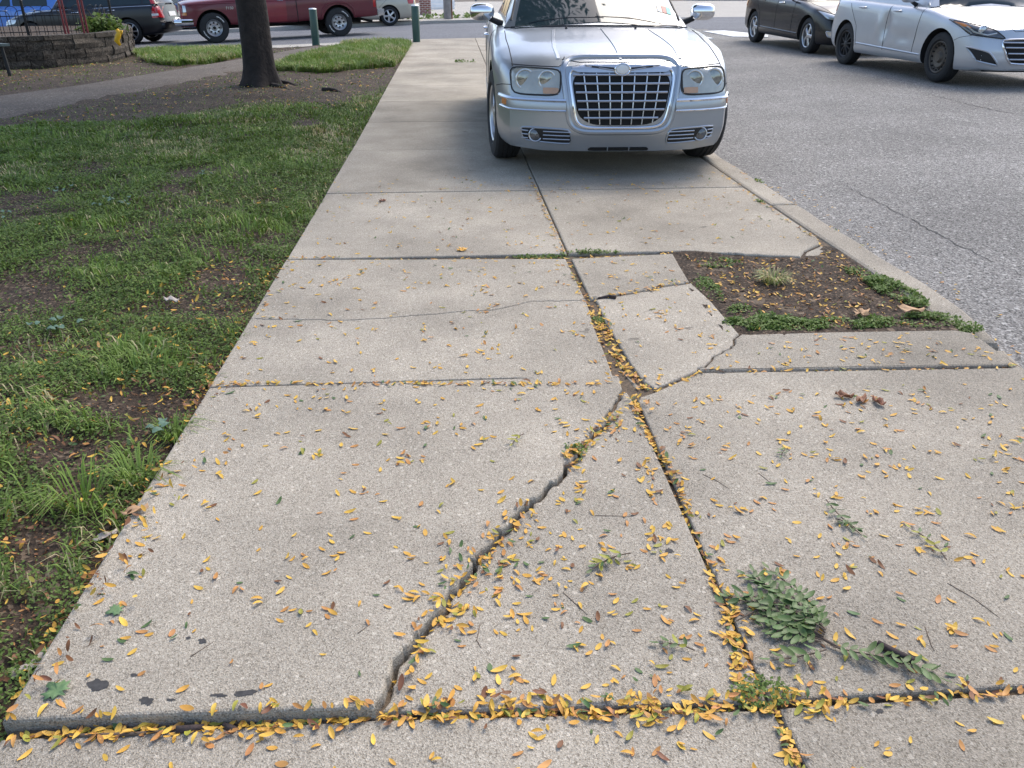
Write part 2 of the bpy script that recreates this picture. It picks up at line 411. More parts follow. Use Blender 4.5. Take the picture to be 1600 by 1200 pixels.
# far pavement on the other side of the cross street
V = []; nxs2 = 30; Xg = np.linspace(-40, 60, nxs2)
for j in range(4):
    for x in Xg:
        y = xs_far(x) + (0, 0.02, 6, 30)[j]; V.append((x, y, float(G(max(min(x, 20), -14), 40)) + (-0.12, 0.04, 0.07, 0.3)[j]))
Fc = [(j * nxs2 + i, j * nxs2 + i + 1, (j + 1) * nxs2 + i + 1, (j + 1) * nxs2 + i) for j in range(3) for i in range(nxs2 - 1)]
far_pv = mesh_obj('far_pavement', V, Fc, 'concrete_far'); tag(far_pv, kind='structure'); remember(far_pv)

# crosswalk bars painted on the street
def paint(px):
    pts = [gp(u, v, road_z, 0.008) for u, v in px]
    top = [(x, y, float(road_z(x, y)) + 0.016) for x, y in pts]; bot = [(x, y, z - 0.012) for x, y, z in top]
    n = len(pts); f = [tuple(range(n))] + [(i, i + n, (i + 1) % n + n, (i + 1) % n) for i in range(n)]
    o = mesh_obj('crosswalk_marking', top + bot, f, 'road_paint', road); return o
paint([(1098, 49), (1146, 57.5), (1200, 58), (1200, 55), (1132, 48)])
paint([(1070, 57), (1098, 56.5), (1116, 60.5), (1078, 61)])

# ---------------------------------------------------------------- lawn soil
LAWN_X0 = -16.0
def lawn_h(X, Y):
    X = np.asarray(X, float); Y = np.asarray(Y, float)
    e = np.clip((XL - X) / 0.5, 0, 1)
    return G(X, Y) - 0.035 + 0.03 * e + e * (0.05 * (vnoise(X, Y, 0.9, 5) - 0.5) + 0.025 * (vnoise(X, Y, 4.2, 6) - 0.5)) + 0.012 * (vnoise(X, Y, 14, 7) - 0.5)
ysl = np.concatenate([np.linspace(-2, 6, 130), np.linspace(6.1, 21.4, 110)]); xsl = np.concatenate([np.linspace(LAWN_X0, -5, 60), np.linspace(-4.9, XL + 0.02, 90)])
X, Y = np.meshgrid(xsl, ysl); Yc = np.minimum(Y, xs_near(X) - 1.15); V = np.stack([X, Yc, lawn_h(X, Yc)], -1).reshape(-1, 3)
i = (np.arange(len(xsl) - 1)[None, :] + len(xsl) * np.arange(len(ysl) - 1)[:, None]).ravel()
lawn = np_mesh('lawn', V, [np.stack([i, i + 1, i + len(xsl) + 1, i + len(xsl)], -1)], 'soil')
lawn.data.polygons.foreach_set('use_smooth', [True] * len(lawn.data.polygons)); tag(lawn, kind='structure'); remember(lawn)

# pavement strip along the cross street at the lawn's end
def strip(name, pts, zf, material, thick=0.15):
    tp = [(x, y, float(zf(x, y))) for x, y in pts]; bt = [(x, y, z - thick) for x, y, z in tp]; n = len(pts)
    f = [tuple(range(n))] + [(i, i + n, (i + 1) % n + n, (i + 1) % n) for i in range(n)]
    return mesh_obj(name, tp + bt, f, material)
for a, bx in ((-16, -10.05), (-10.04, -6.55), (-6.54, -3.0), (-2.99, -0.93)):
    xsn = np.linspace(a, bx, 6)
    pts = [(x, xs_near(x) - 1.2) for x in xsn] + [(x, xs_near(x) + 0.02) for x in xsn[::-1]]
    o = strip('cross_street_pavement', pts, lambda x, y: G(x, y) - 0.005, 'concrete_far'); tag(o, kind='structure'); remember(o)

# asphalt path through the lawn
low = [gp(*p) for p in [(-260, 228), (0, 184), (120, 162), (340, 119), (470, 90), (545, 73)]]
upp = [gp(*p) for p in [(-260, 180), (0, 147), (120, 132), (340, 97), (430, 82), (480, 73)]]
mb = MB(); nseg = 40
def resample(P, n):
    P = np.array(P); d = np.concatenate([[0], np.cumsum(np.linalg.norm(np.diff(P, axis=0), axis=1))]); t = np.linspace(0, d[-1], n)
    return np.stack([np.interp(t, d, P[:, k]) for k in range(P.shape[1])], -1)
A, B = resample(low, nseg), resample(upp, nseg)
V = []
for k in range(nseg):
    for j in range(7):
        t = j / 6; p = A[k] * (1 - t) + B[k] * t; p = p + (vnoise(p[0], p[1], 1.7, 9) - 0.5) * 0.12 * (1 if j in (0, 6) else 0)
        V.append((p[0], p[1], float(G(p[0], p[1])) + (-0.03 if j in (0, 6) else 0.018)))
Fc = [(k * 7 + j, (k + 1) * 7 + j, (k + 1) * 7 + j + 1, k * 7 + j + 1) for k in range(nseg - 1) for j in range(6)]
pth = mesh_obj('path', V, Fc, 'path_asphalt', smooth=True); tag(pth, kind='structure'); remember(pth)
PATH_PX = [(-260, 228), (0, 184), (120, 162), (340, 119), (470, 90), (545, 73), (480, 73), (430, 82), (340, 97), (120, 132), (0, 147), (-260, 180)]

# ---------------------------------------------------------------- sidewalk slabs
bed = grid_sheet('sidewalk', XL + 0.02, XK2 - 0.14, -2.5, 21.6, 60, 300, lambda X, Y: G(X, Y) - 0.014 - 0.03 * sstep(-0.36, -0.2, X) * sstep(0.5, 0.3, X) * sstep(1.22, 1.28, Y) * sstep(2.25, 2.05, Y) + 0.007 * (vnoise(X, Y, 9, 12) - 0.5), 'debris')
tag(bed, kind='structure'); remember(bed)

def slab(pts, zf, gap=0.007, parent=bed, name='slab', thick=0.09, material='concrete', rnd=0.007):
    P = np.array(pts, float)
    if 0.5 * np.sum(P[:, 0] * np.roll(P[:, 1], -1) - np.roll(P[:, 0], -1) * P[:, 1]) < 0: P = P[::-1]
    def inset(P, d):
        e1 = P - np.roll(P, 1, 0); e2 = np.roll(P, -1, 0) - P
        n1 = np.stack([-e1[:, 1], e1[:, 0]], -1); n2 = np.stack([-e2[:, 1], e2[:, 0]], -1)
        n1 /= np.linalg.norm(n1, axis=1)[:, None] + 1e-9; n2 /= np.linalg.norm(n2, axis=1)[:, None] + 1e-9
        m = n1 + n2; m /= np.maximum(np.sum(m * n1, 1), 0.35)[:, None] * 1.0 + 1e-9
        ln = np.linalg.norm(m, axis=1)[:, None]; m = np.where(ln > 1.8, m / ln * 1.8, m)
        return P + m * d
    P0 = inset(P, gap); P1 = inset(P, gap + rnd * 0.35); P2 = inset(P, gap + rnd); n = len(P)
    V = [(x, y, zf(x, y)) for x, y in P2] + [(x, y, zf(x, y) - rnd * 0.3) for x, y in P1] + [(x, y, zf(x, y) - rnd) for x, y in P0] + [(x, y, zf(x, y) - thick) for x, y in P0]
    tri = tessellate_polygon([[Vector((x, y, 0)) for x, y in P2]])
    f = []
    for t in tri:
        a, b, c = [Vector(V[q]) for q in t]
        f.append(tuple(t) if (b - a).cross(c - a).z > 0 else tuple(t)[::-1])
    for r in range(3):
        f += [(r * n + i, (r + 1) * n + i, (r + 1) * n + (i + 1) % n, r * n + (i + 1) % n) for i in range(n)]
    o = mesh_obj(name, V, f, material, parent); remember(o); return o

def jag(pts, amp, step, seed):
    r = random.Random(seed); out = []; w = 0.0
    for k in range(len(pts) - 1):
        a, b = Vector(pts[k]), Vector(pts[k + 1]); d = b - a; nrm = Vector((-d.y, d.x)).normalized(); t = 0.0
        while t < 1:
            p = a + d * t; w = 0.6 * w + r.gauss(0, amp * 0.8)
            if not (k == 0 and t == 0): p = p + nrm * max(-2.2 * amp, min(2.2 * amp, w))
            out.append((p.x, p.y)); t += step / d.length * r.choice((0.45, 0.7, 1.0, 1.6, 2.4))
    out.append(tuple(pts[-1])); return out

g_ = lambda u, v: gp(u, v)
zG = lambda o=0.0: (lambda x, y: float(G(x, y)) + o)
J0 = [g_(-120, 1152), g_(20, 1146), g_(595, 1116), g_(1150, 1104), g_(1600, 1078), g_(2050, 1050)]     # joint nearest the camera
j0y = lambda x: float(np.interp(x, [p[0] for p in J0], [p[1] for p in J0]))
Y1, Y1R, Y2 = 2.665, 2.72, 4.19
crack = jag([g_(590, 1118), g_(612, 1062), g_(640, 1005), g_(690, 950), g_(740, 882), g_(800, 815), g_(868, 757), g_(903, 704), g_(944, 660), (XC - 0.02, Y1 - 0.12)], 0.006, 0.012, 3)
CRACK = crack
z_al = lambda x, y: float(G(x, y)) + 0.022 * max(0.0, min(1.0, (Y1 - y) / 1.5)) * (0.72 + 0.28 * min(1, max(0, (x + 0.9) / 0.7)))
z_ar = zG(-0.002)
# near row
slab([(XL - 0.02, -2.4), (XC + 0.02, -2.4), (XC + 0.01, j0y(XC)), (-0.2, j0y(-0.2)), (XL, j0y(XL) - 0.0)], zG(-0.006), gap=0.006)
slab([(XC + 0.02, -2.4), (XK, -2.4), (XK, j0y(XK)), (1.2, j0y(1.2)), (XC + 0.01, j0y(XC))], zG(-0.003), gap=0.005)
# raised left piece and the low triangular piece
xc0 = crack[0][0]
slab([(XL, j0y(XL) + 0.015), (-0.6, j0y(-0.6) + 0.01), (xc0, crack[0][1])] + crack[1:] + [(XC - 0.012, Y1 - 0.02), (XC - 0.02, Y1), (XL, Y1)], z_al, gap=0.0025, rnd=0.007)
slab([(xc0 + 0.012, j0y(0) + 0.012)] + [(x + 0.006, y) for x, y in crack[1:-1]] + [(XC - 0.006, Y1 - 0.14), (XC, Y1 - 0.2), (XC, j0y(XC) + 0.008)], z_ar, gap=0.003)
# big right slab
nA, nB, nC = g_(994, 622), g_(1024, 612), g_(1092, 582)
slab([(XC, j0y(XC) + 0.007), (XK, j0y(XK) + 0.005), (XK, Y1R + 0.01), g_(1590, 574), nC, nB, nA], zG(0.001), gap=0.0025, rnd=0.006)
# second row, left: two pieces along the hairline crack
hc = jag([(XL, 3.33), g_(520, 500), g_(600, 497), g_(700, 489), g_(770, 483), g_(830, 471), g_(916, 469)], 0.006, 0.03, 8)
slab([(XL, Y1), (0.2, Y1), g_(962, 597), g_(944, 548), g_(926, 505), g_(920, 480)] + hc[::-1], zG(0.0), gap=0.0022, rnd=0.004)
slab(hc + [g_(914, 466), g_(884, 404), (XL, Y2)], zG(0.0), gap=0.0022, rnd=0.004)
# second row, middle pieces
ck2 = jag([g_(922, 468), g_(985, 458), g_(1030, 448), g_(1080, 441)], 0.008, 0.03, 9)
slab([g_(892, 404), g_(1052, 396)] + [g_(1062, 414), g_(1078, 440)] + ck2[::-1][1:], zG(0.001), gap=0.003)
ck3 = jag([g_(1158, 521), g_(1132, 546), g_(1090, 579)], 0.008, 0.03, 10)
slab([g_(934, 474)] + [(x, y - 0.004) for x, y in ck2[1:]] + [g_(1110, 468), g_(1156, 521)] + ck3[1:] + [g_(1024, 607), g_(1006, 596), g_(986, 570), g_(962, 530), g_(944, 500)], zG(-0.001), gap=0.003, rnd=0.007)
slab([g_(957, 556), g_(980, 580), g_(1008, 604), g_(992, 604)], zG(-0.012), gap=0.004)
# strip on the near side of the tree pit
slab([g_(1093, 580)] + ck3[::-1][1:] + [g_(1166, 522), g_(1300, 518), g_(1490, 515), g_(1520, 520), g_(1545, 537), g_(1592, 571)], zG(0.002), gap=0.004, rnd=0.010)
# third rows
YJ = [Y2, 5.72, 7.35]
slab([(XL, Y2), (XC, Y2), (XC, YJ[1]), (XL, YJ[1])], zG(0.001), gap=0.004)
slab([(XL, YJ[1]), (XC, YJ[1]), (XC, YJ[2]), (XL, YJ[2])], zG(0.004), gap=0.003)
cp = [g_(1252, 401), g_(1258, 392), g_(1283, 381)]
slab([(XC, Y2)] + jag([g_(1056, 393), g_(1150, 396), g_(1200, 398), cp[0]], 0.008, 0.04, 21) + cp[1:] + [(XK, 4.42), (XK, YJ[1]), (XC, YJ[1])], zG(0.002), gap=0.004, rnd=0.010)
slab([cp[0], (XK - 0.02, 4.03), (XK - 0.01, 4.12), cp[2], cp[1]], zG(-0.004), gap=0.006, rnd=0.014)
slab([(XC, YJ[1]), (XK, YJ[1]), (XK, YJ[2]), (XC, YJ[2])], zG(0.004), gap=0.003)
yy = YJ[2]; k = 0
while yy < 20.2:
    y2 = min(yy + 1.56, 21.62)
    if y2 > 20.2: y2 = 21.55
    slab([(XL, yy), (XC, yy), (XC, y2), (XL, y2)], zG(0.002), gap=0.005)
    slab([(XC, yy), (XK, yy), (XK, y2), (XC, y2)], zG(0.002), gap=0.005)
    yy = y2; k += 1
# kerb stones
kerb = empty('kerb', (2.17, 0, 0)); tag(kerb, kind='structure')
def kerbstone(y0, y1, z=0.0, xo=0.0):
    yv = np.linspace(y0, y1, max(2, int((y1 - y0) / 0.12))); tz = lambda x, y: float(G(x, y)) + z - 0.085 * float(sstep(3.35, 2.75, y))
    o = slab([(XK + 0.012 + xo, q) for q in yv] + [(XK2 + xo + 0.006 * math.sin(q * 9), q) for q in yv[::-1]], tz, gap=0.003, name='kerb_stone', thick=0.22, rnd=0.022)
    o.parent = kerb; o.matrix_parent_inverse = Matrix.Translation((-2.17, 0, 0)); return o
for a, b in ((-2.4, 0.4), (0.41, 2.5)): kerbstone(a, b, 0.0, 0.01)
for a, b in ((2.98, 5.2), (5.21, 8.2), (8.21, 11.2), (11.21, 14.2), (14.21, 17.2), (17.21, 20.2), (20.21, 21.5)): kerbstone(a, b)
kerbstone(2.52, 2.96, -0.01, 0.008)

# soil in the tree pit
pit_px = [(1050, 390), (1110, 470), (1160, 526), (1520, 520), (1590, 560), (1620, 560), (1545, 505), (1400, 440), (1300, 385), (1260, 385)]
pp = [g_(*p) for p in pit_px]
o = grid_sheet('tree_pit_soil', 1.10, XK + 0.01, 2.98, 4.25, 40, 40, lambda X, Y: G(X, Y) - 0.006 + 0.012 * (vnoise(X, Y, 7, 31) - 0.5) + 0.012 * (vnoise(X, Y, 22, 32) - 0.5), 'soil')
tag(o, kind='structure'); remember(o)

# ground lookup
def ground_bvh():
    Vv = []; Ff = []
    for o in GROUND_BVH:
        k = len(Vv); M = Matrix.Identity(4)
        Vv += [v.co.copy() for v in o.data.vertices]; Ff += [tuple(i + k for i in p.vertices) for p in o.data.polygons]
    return BVHTree.FromPolygons(Vv, Ff)
BV = ground_bvh()
def ground_at(x, y):
    h = BV.ray_cast(Vector((x, y, 3)), Vector((0, 0, -1)))
    return (h[0].z, h[1]) if h[0] is not None else (float(G(x, y)), Vector((0, 0, 1)))

# ================================================================== VEHICLES
# local frame: nose at y = 0, tail at y = L, x across, z up from the ground
def hermite(xk, yk, x):
    xk = np.asarray(xk, float); yk = np.asarray(yk, float); h = np.diff(xk); d = np.diff(yk) / h
    m = np.zeros_like(yk); m[0] = d[0]; m[-1] = d[-1]
    for i in range(1, len(xk) - 1):
        m[i] = 0 if d[i - 1] * d[i] <= 0 else 2 * d[i - 1] * d[i] / (d[i - 1] + d[i])
    i = np.clip(np.searchsorted(xk, x) - 1, 0, len(h) - 1); t = (x - xk[i]) / h[i]
    return (2 * t**3 - 3 * t**2 + 1) * yk[i] + (t**3 - 2 * t**2 + t) * h[i] * m[i] + (-2 * t**3 + 3 * t**2) * yk[i + 1] + (t**3 - t**2) * h[i] * m[i + 1]

class Car:
    def __init__(s, name, cfg, label, cat='car', group=None):
        s.c = cfg; s.L = cfg['L']; s.root = empty(name); tag(s.root, label, cat, group)
        s.off = Vector((0, -s.L / 2, 0)); s.paint = cfg['paint']
        s.body(); s.greenhouse(); s.wheels()
    def mk(s, mb, name, material, parent=None, smooth=True, sharp=35):
        vs = [(x, y - s.L / 2, z) for x, y, z in mb.v]
        return mesh_obj(name, vs, mb.f, material, parent or s.root, smooth, sharp)
    def warp(s, p):
        x, y, z = p; c = s.c
        fo = max(0.0, 1 - y / 0.75); W = c['W'] / 2
        y2 = y + c.get('fsweep', 0.2) * (abs(x) / W) ** 3.2 * fo
        y2 += fo * c.get('flean', 0.10) * max(0, (z - c.get('fz', 0.5)) / 0.4) ** 1.2 + fo * 0.07 * max(0, (0.34 - z) / 0.2)
        ro = max(0.0, 1 - (s.L - y) / 0.75)
        y2 -= ro * c.get('rsweep', 0.16) * (abs(x) / W) ** 3.2 + ro * c.get('rlean', 0.05) * max(0, (z - 0.55) / 0.4) + ro * 0.06 * max(0, (0.36 - z) / 0.2)
        return (x, y2, z)
    def body(s):
        st = s.c['st']; ys = sorted(set([q[0] for q in st])); n = 66
        Ys = np.concatenate([np.linspace(0, 0.3, 7)[:-1], np.linspace(0.3, s.L - 0.3, n), np.linspace(s.L - 0.3, s.L, 7)[1:]])
        yk = [q[0] for q in st]; col = [hermite(yk, [q[k] for q in st], Ys) for k in range(1, 5)]
        rows = []
        for j, y in enumerate(Ys):
            w_, zb, zs, zt = [c[j] for c in col]; H = zs - zb
            ctl = [(0, zb), (w_ * 0.78, zb + 0.004), (w_ * 0.94, zb + 0.02), (w_ * 0.985, zb + 0.09), (w_ * 1.0, zb + 0.33 * H), (w_ * 1.0, zb + 0.6 * H),
                   (w_ * 0.985, zs - 0.13 * H), (w_ * 0.955, zs - 0.03 * H), (w_ * 0.90, zs + 0.1 * (zt - zs)), (w_ * 0.6, zs + 0.72 * (zt - zs)), (w_ * 0.28, zs + 0.95 * (zt - zs)), (0, zt + 0.001)]
            P = np.array(ctl); d = np.concatenate([[0], np.cumsum(np.linalg.norm(np.diff(P, axis=0), axis=1))])
            t = np.concatenate([np.linspace(0, d[2], 5)[:-1], np.linspace(d[2], d[8], 22)[:-1], np.linspace(d[8], d[-1], 10)])
            X = hermite(d, P[:, 0], t); Z = hermite(d, P[:, 1], t); Z = np.maximum.accumulate(Z + np.arange(len(Z)) * 1e-5); X[0] = 0; X[-1] = 0
            rows.append(list(zip(X, Z)))
        m = len(rows[0]); V = []; idx = []
        for j, y in enumerate(Ys):
            rg = []
            for i, (x, z) in enumerate(rows[j]):
                V.append(s.warp((x, y, z))); rg.append(len(V) - 1)
            lf = [None] * m
            for i in range(1, m - 1):
                x, z = rows[j][i]; V.append(s.warp((-x, y, z))); lf[i] = len(V) - 1
            idx.append(rg + [lf[i] for i in range(m - 2, 0, -1)])
        R = len(idx[0]); Fc = []
        for j in range(len(Ys) - 1):
            for k in range(R):
                a, b = idx[j][k], idx[j][(k + 1) % R]; c_, d_ = idx[j + 1][(k + 1) % R], idx[j + 1][k]
                Fc.append((a, d_, c_, b))
        for j, fl in ((0, False), (len(Ys) - 1, True)):
            q = 14; rr = []
            for i in range(m):
                if i in (0, m - 1): rr.append([idx[j][i]] * (q + 1)); continue
                x, z = rows[j][i]; ln = []
                for k in range(q + 1):
                    if k == 0: ln.append(idx[j][R - i])
                    elif k == q: ln.append(idx[j][i])
                    else:
                        V.append(s.warp((-x + 2 * x * k / q, Ys[j], z))); ln.append(len(V) - 1)
                rr.append(ln)
            for i in range(m - 1):
                for k in range(q):
                    f = [rr[i][k], rr[i][k + 1], rr[i + 1][k + 1], rr[i + 1][k]]
                    f = [v for p, v in enumerate(f) if v not in f[:p]]
                    if len(f) > 2: Fc.append(tuple(f[::-1]) if fl else tuple(f))
        mb = MB(); mb.v = V; mb.f = Fc
        o = s.mk(mb, 'body', s.paint); o.data.materials.append(MATS['under'])
        # wheel arches
        cut = MB(); Rw = s.c['R']
        for y in (s.c['fa'], s.c['ra']):
            for sd in (-1, 1):
                x0 = s.c['W'] / 2 - 0.33; x1 = s.c['W'] / 2 + 0.3
                n_ = 32; Vc = []; ar = Rw + s.c.get('arch', 0.05)
                for xx in (x0, x1):
                    for k in range(n_):
                        t = 2 * math.pi * k / n_; Vc.append((sd * xx, y + ar * math.cos(t), Rw + ar * math.sin(t)))
                f = [tuple(range(n_))[::-1], tuple(range(n_, 2 * n_))] + [(k, (k + 1) % n_, n_ + (k + 1) % n_, n_ + k) for k in range(n_)]
                if sd < 0: f = [q[::-1] for q in f]
                cut.add(Vc, f)
        co = s.mk(cut, 'cutter', 'under', smooth=False)
        bm = bmesh.new(); bm.from_mesh(co.data); bmesh.ops.recalc_face_normals(bm, faces=bm.faces); bm.to_mesh(co.data); bm.free()
        bm = bmesh.new(); bm.from_mesh(o.data); bmesh.ops.recalc_face_normals(bm, faces=bm.faces); bm.to_mesh(o.data); bm.free()
        md = o.modifiers.new('b', 'BOOLEAN'); md.operation = 'DIFFERENCE'; md.object = co; md.solver = 'EXACT'
        try: md.material_mode = 'TRANSFER'
        except Exception: pass
        dg = bpy.context.evaluated_depsgraph_get(); me = bpy.data.meshes.new_from_object(o.evaluated_get(dg)); o.modifiers.clear()
        old = o.data; o.data = me; bpy.data.objects.remove(co, do_unlink=True)
        me.polygons.foreach_set('use_smooth', [True] * len(me.polygons))
        try: me.set_sharp_from_angle(angle=math.radians(38))
        except Exception: pass
        s.bodyobj = o
        s.bvh = BVHTree.FromPolygons([(v.co.x, v.co.y + s.L / 2, v.co.z) for v in me.vertices], [tuple(p.vertices) for p in me.polygons])
    def greenhouse(s):
        g = s.c['gh']; pth = g['path']           # [(y, z) cowl, windscreen top, rear top, rear base]
        (y0, z0), (y1, z1), (y2, z2), (y3, z3) = pth; wb, wr = g['wb'], g['wr']; Hm = max(z1, z2) - z0
        zb = z0 - 0.06; s.zbelt = z0; s.gw = lambda z: wb - (wb - wr) * max(0, min(1.1, (z - z0) / Hm))
        P = []
        for t in np.linspace(0, 1, 12): P.append((y0 + (y1 - y0) * t, z0 + (z1 - z0) * (t + 0.10 * t * (1 - t))))
        for t in np.linspace(0, 1, 10)[1:]: P.append((y1 + (y2 - y1) * t, z1 + (z2 - z1) * t + 0.035 * 4 * t * (1 - t) * 0.6))
        for t in np.linspace(0, 1, 10)[1:]: P.append((y2 + (y3 - y2) * t, z2 + (z3 - z2) * (t - 0.10 * t * (1 - t))))
        bow = g.get('bow', 0.16)
        def ring(y, z):
            wt = s.gw(z); r = min(0.06, max(0.004, (z - z0) * 0.5)); w0 = s.gw(zb)
            half = [(w0, zb), (s.gw(z0 + (z - z0) * 0.5), z0 + (z - z0) * 0.5), (wt + 0.004, z - r), (wt - r * 0.35, z - r * 0.3), (wt - r, z), (wt * 0.7, z + 0.008), (wt * 0.35, z + 0.014), (0, z + 0.016)]
            return half
        V = []; ids = []
        for y, z in P:
            h = ring(y, z); row = []
            pts = h + [(-x, zz) for x, zz in h[-2::-1]]
            for x, zz in pts:
                k = (abs(x) / wb) ** 2 * bow
                fr = max(0, 1 - (y - y0) / (y1 - y0 + 0.2)); rr = max(0, 1 - (y3 - y) / (y3 - y2 + 0.2)) if y3 > y2 else 0
                yy = y + k * fr - k * rr * 0.7
                V.append((x, yy, zz)); row.append(len(V) - 1)
            ids.append(row)
        Fc = []
        for j in range(len(P) - 1):
            for k in range(len(ids[0]) - 1): Fc.append((ids[j][k], ids[j][k + 1], ids[j + 1][k + 1], ids[j + 1][k]))
        Fc.append(tuple(ids[0])); Fc.append(tuple(ids[-1][::-1]))
        mb = MB(); mb.v = V; mb.f = Fc
        o = s.mk(mb, 'cabin', s.paint, sharp=45)
        bm = bmesh.new(); bm.from_mesh(o.data); bmesh.ops.recalc_face_normals(bm, faces=bm.faces); bm.to_mesh(o.data); bm.free()
        s.cabin = o
        s.gbvh = BVHTree.FromPolygons(V, Fc)
        # glass
        a, b = 0.05, 0.94
        ya, za = y0 + (y1 - y0) * a, z0 + (z1 - z0) * a; yb, zbb = y0 + (y1 - y0) * b, z0 + (z1 - z0) * b
        m = g.get('pillar', 0.06)
        s.patch('top', [(-s.gw(za) + m, ya), (s.gw(za) - m, ya), (s.gw(zbb) - m, yb), (-s.gw(zbb) + m, yb)], 'windshield', 'glass', off=0.006, rnd=0.06, nx=14, ny=10, bvh=s.gbvh)
        if y3 - y2 > 0.15:
            ya, za = y3 + (y2 - y3) * a, z3 + (z2 - z3) * a; yb, zbb = y3 + (y2 - y3) * b, z3 + (z2 - z3) * b
            s.patch('top', [(-s.gw(za) + m, ya), (s.gw(za) - m, ya), (s.gw(zbb) - m, yb), (-s.gw(zbb) + m, yb)], 'rear_window', 'glass', off=0.006, rnd=0.06, nx=12, ny=8, bvh=s.gbvh)
        for q in g['windows']:
            for sd in (1, -1): s.patch('side%d' % sd, q, 'side_window', 'glass', off=0.006, rnd=0.05, nx=8, ny=6, bvh=s.gbvh)
    # ---- drape helpers
    def hit(s, axis, a, b, bvh=None):
        bvh = bvh or s.bvh
        if axis == 'front': o, d = Vector((a, -2, b)), Vector((0, 1, 0))
        elif axis == 'rear': o, d = Vector((a, s.L + 2, b)), Vector((0, -1, 0))
        elif axis == 'top': o, d = Vector((a, b, 4)), Vector((0, 0, -1))
        else:
            sd = 1 if axis == 'side1' else -1
            o, d = Vector((sd * 3, a, b)), Vector((-sd, 0, 0))
        h = bvh.ray_cast(o, d)
        return (h[0], -d) if h[0] is not None else (None, -d)
    def patch(s, axis, q, name, material, off=0.004, rnd=0.15, nx=8, ny=8, bvh=None, parent=None, thick=0.02, rim=None, rimr=0.006):
        """four-cornered sheet with rounded corners laid onto the body"""
        pts = []; last = None
        for j in range(ny + 1):
            for i in range(nx + 1):
                u, v = 2 * i / nx - 1, 2 * j / ny - 1
                # round the corners of the square
                uu = u * math.sqrt(max(0, 1 - rnd * v * v * abs(v) ** 3)); vv = v * math.sqrt(max(0, 1 - rnd * u * u * abs(u) ** 3))
                a, b = (uu + 1) / 2, (vv + 1) / 2
                x = (q[0][0] * (1 - a) + q[1][0] * a) * (1 - b) + (q[3][0] * (1 - a) + q[2][0] * a) * b
                y = (q[0][1] * (1 - a) + q[1][1] * a) * (1 - b) + (q[3][1] * (1 - a) + q[2][1] * a) * b
                h, n = s.hit(axis, x, y, bvh)
                if h is None and bvh is not None: h = s.hit(axis, x, y)[0]
                if h is None: h = last
                pts.append((h, n, (x, y))); last = h if h is not None else last
        first = next((p[0] for p in pts if p[0] is not None), None)
        if first is None: return None
        V = []
        for h, n, _ in pts:
            h = h if h is not None else first; V.append(tuple(h + n * off))
        k = len(V)
        bd = [i for i in range(nx + 1)] + [j * (nx + 1) + nx for j in range(1, ny + 1)] + [ny * (nx + 1) + i for i in range(nx - 1, -1, -1)] + [j * (nx + 1) for j in range(ny - 1, 0, -1)]
        n0 = pts[0][1]
        for i in bd: V.append(tuple(Vector(V[i]) - n0 * thick))
        Fc = [(j * (nx + 1) + i, j * (nx + 1) + i + 1, (j + 1) * (nx + 1) + i + 1, (j + 1) * (nx + 1) + i) for j in range(ny) for i in range(nx)]
        m = len(bd)
        Fc += [(bd[i], k + i, k + (i + 1) % m, bd[(i + 1) % m]) for i in range(m)]
        mb = MB(); mb.v = V; mb.f = Fc
        o = s.mk(mb, name, material, parent, sharp=50)
        if rim:
            t = MB(); t.tube([V[i] for i in bd], rimr, 6, closed=True)
            s.mk(t, name + '_frame', rim, o if parent is None else parent)
        return o
    def line(s, axis, pts, name, material, r=0.004, off=0.0, n=24, bvh=None, parent=None, closed=False, seg=6):
        P = resample(pts, n); out = []
        for a, b in P:
            h, nn = s.hit(axis, a, b, bvh)
            if h is not None: out.append(h + nn * off)
        if len(out) < 2: return None
        t = MB(); t.tube(out, r, seg, closed=closed); return s.mk(t, name, material, parent)
    def lamp_disc(s, axis, a, b, r, name, material, off=0.01, parent=None, ring=None):
        h, n = s.hit(axis, a, b)
        if h is None: return
        rot = n.to_track_quat('Z', 'Y').to_matrix(); mb = MB(); V = []; Fc = []; nn = 20
        prof = [(0, 0.012), (r * 0.6, 0.009), (r, 0.0), (r, -0.03)]
        for pr, z in prof:
            for k in range(nn):
                t = 2 * math.pi * k / nn; V.append(tuple(h + rot @ Vector((pr * math.cos(t), pr * math.sin(t), z + off))))
        for i in range(len(prof) - 1):
            for k in range(nn): Fc.append((i * nn + k, (i + 1) * nn + k, (i + 1) * nn + (k + 1) % nn, i * nn + (k + 1) % nn))
        mb.add(V, Fc); o = s.mk(mb, name, material, parent)
        if ring:
            t = MB(); t.tube([h + rot @ Vector((r * 1.05 * math.cos(2 * math.pi * k / 24), r * 1.05 * math.sin(2 * math.pi * k / 24), off + 0.002)) for k in range(24)], r * 0.12, 6, closed=True)
            s.mk(t, 'lamp_ring', ring, o if parent is None else parent)
        return o
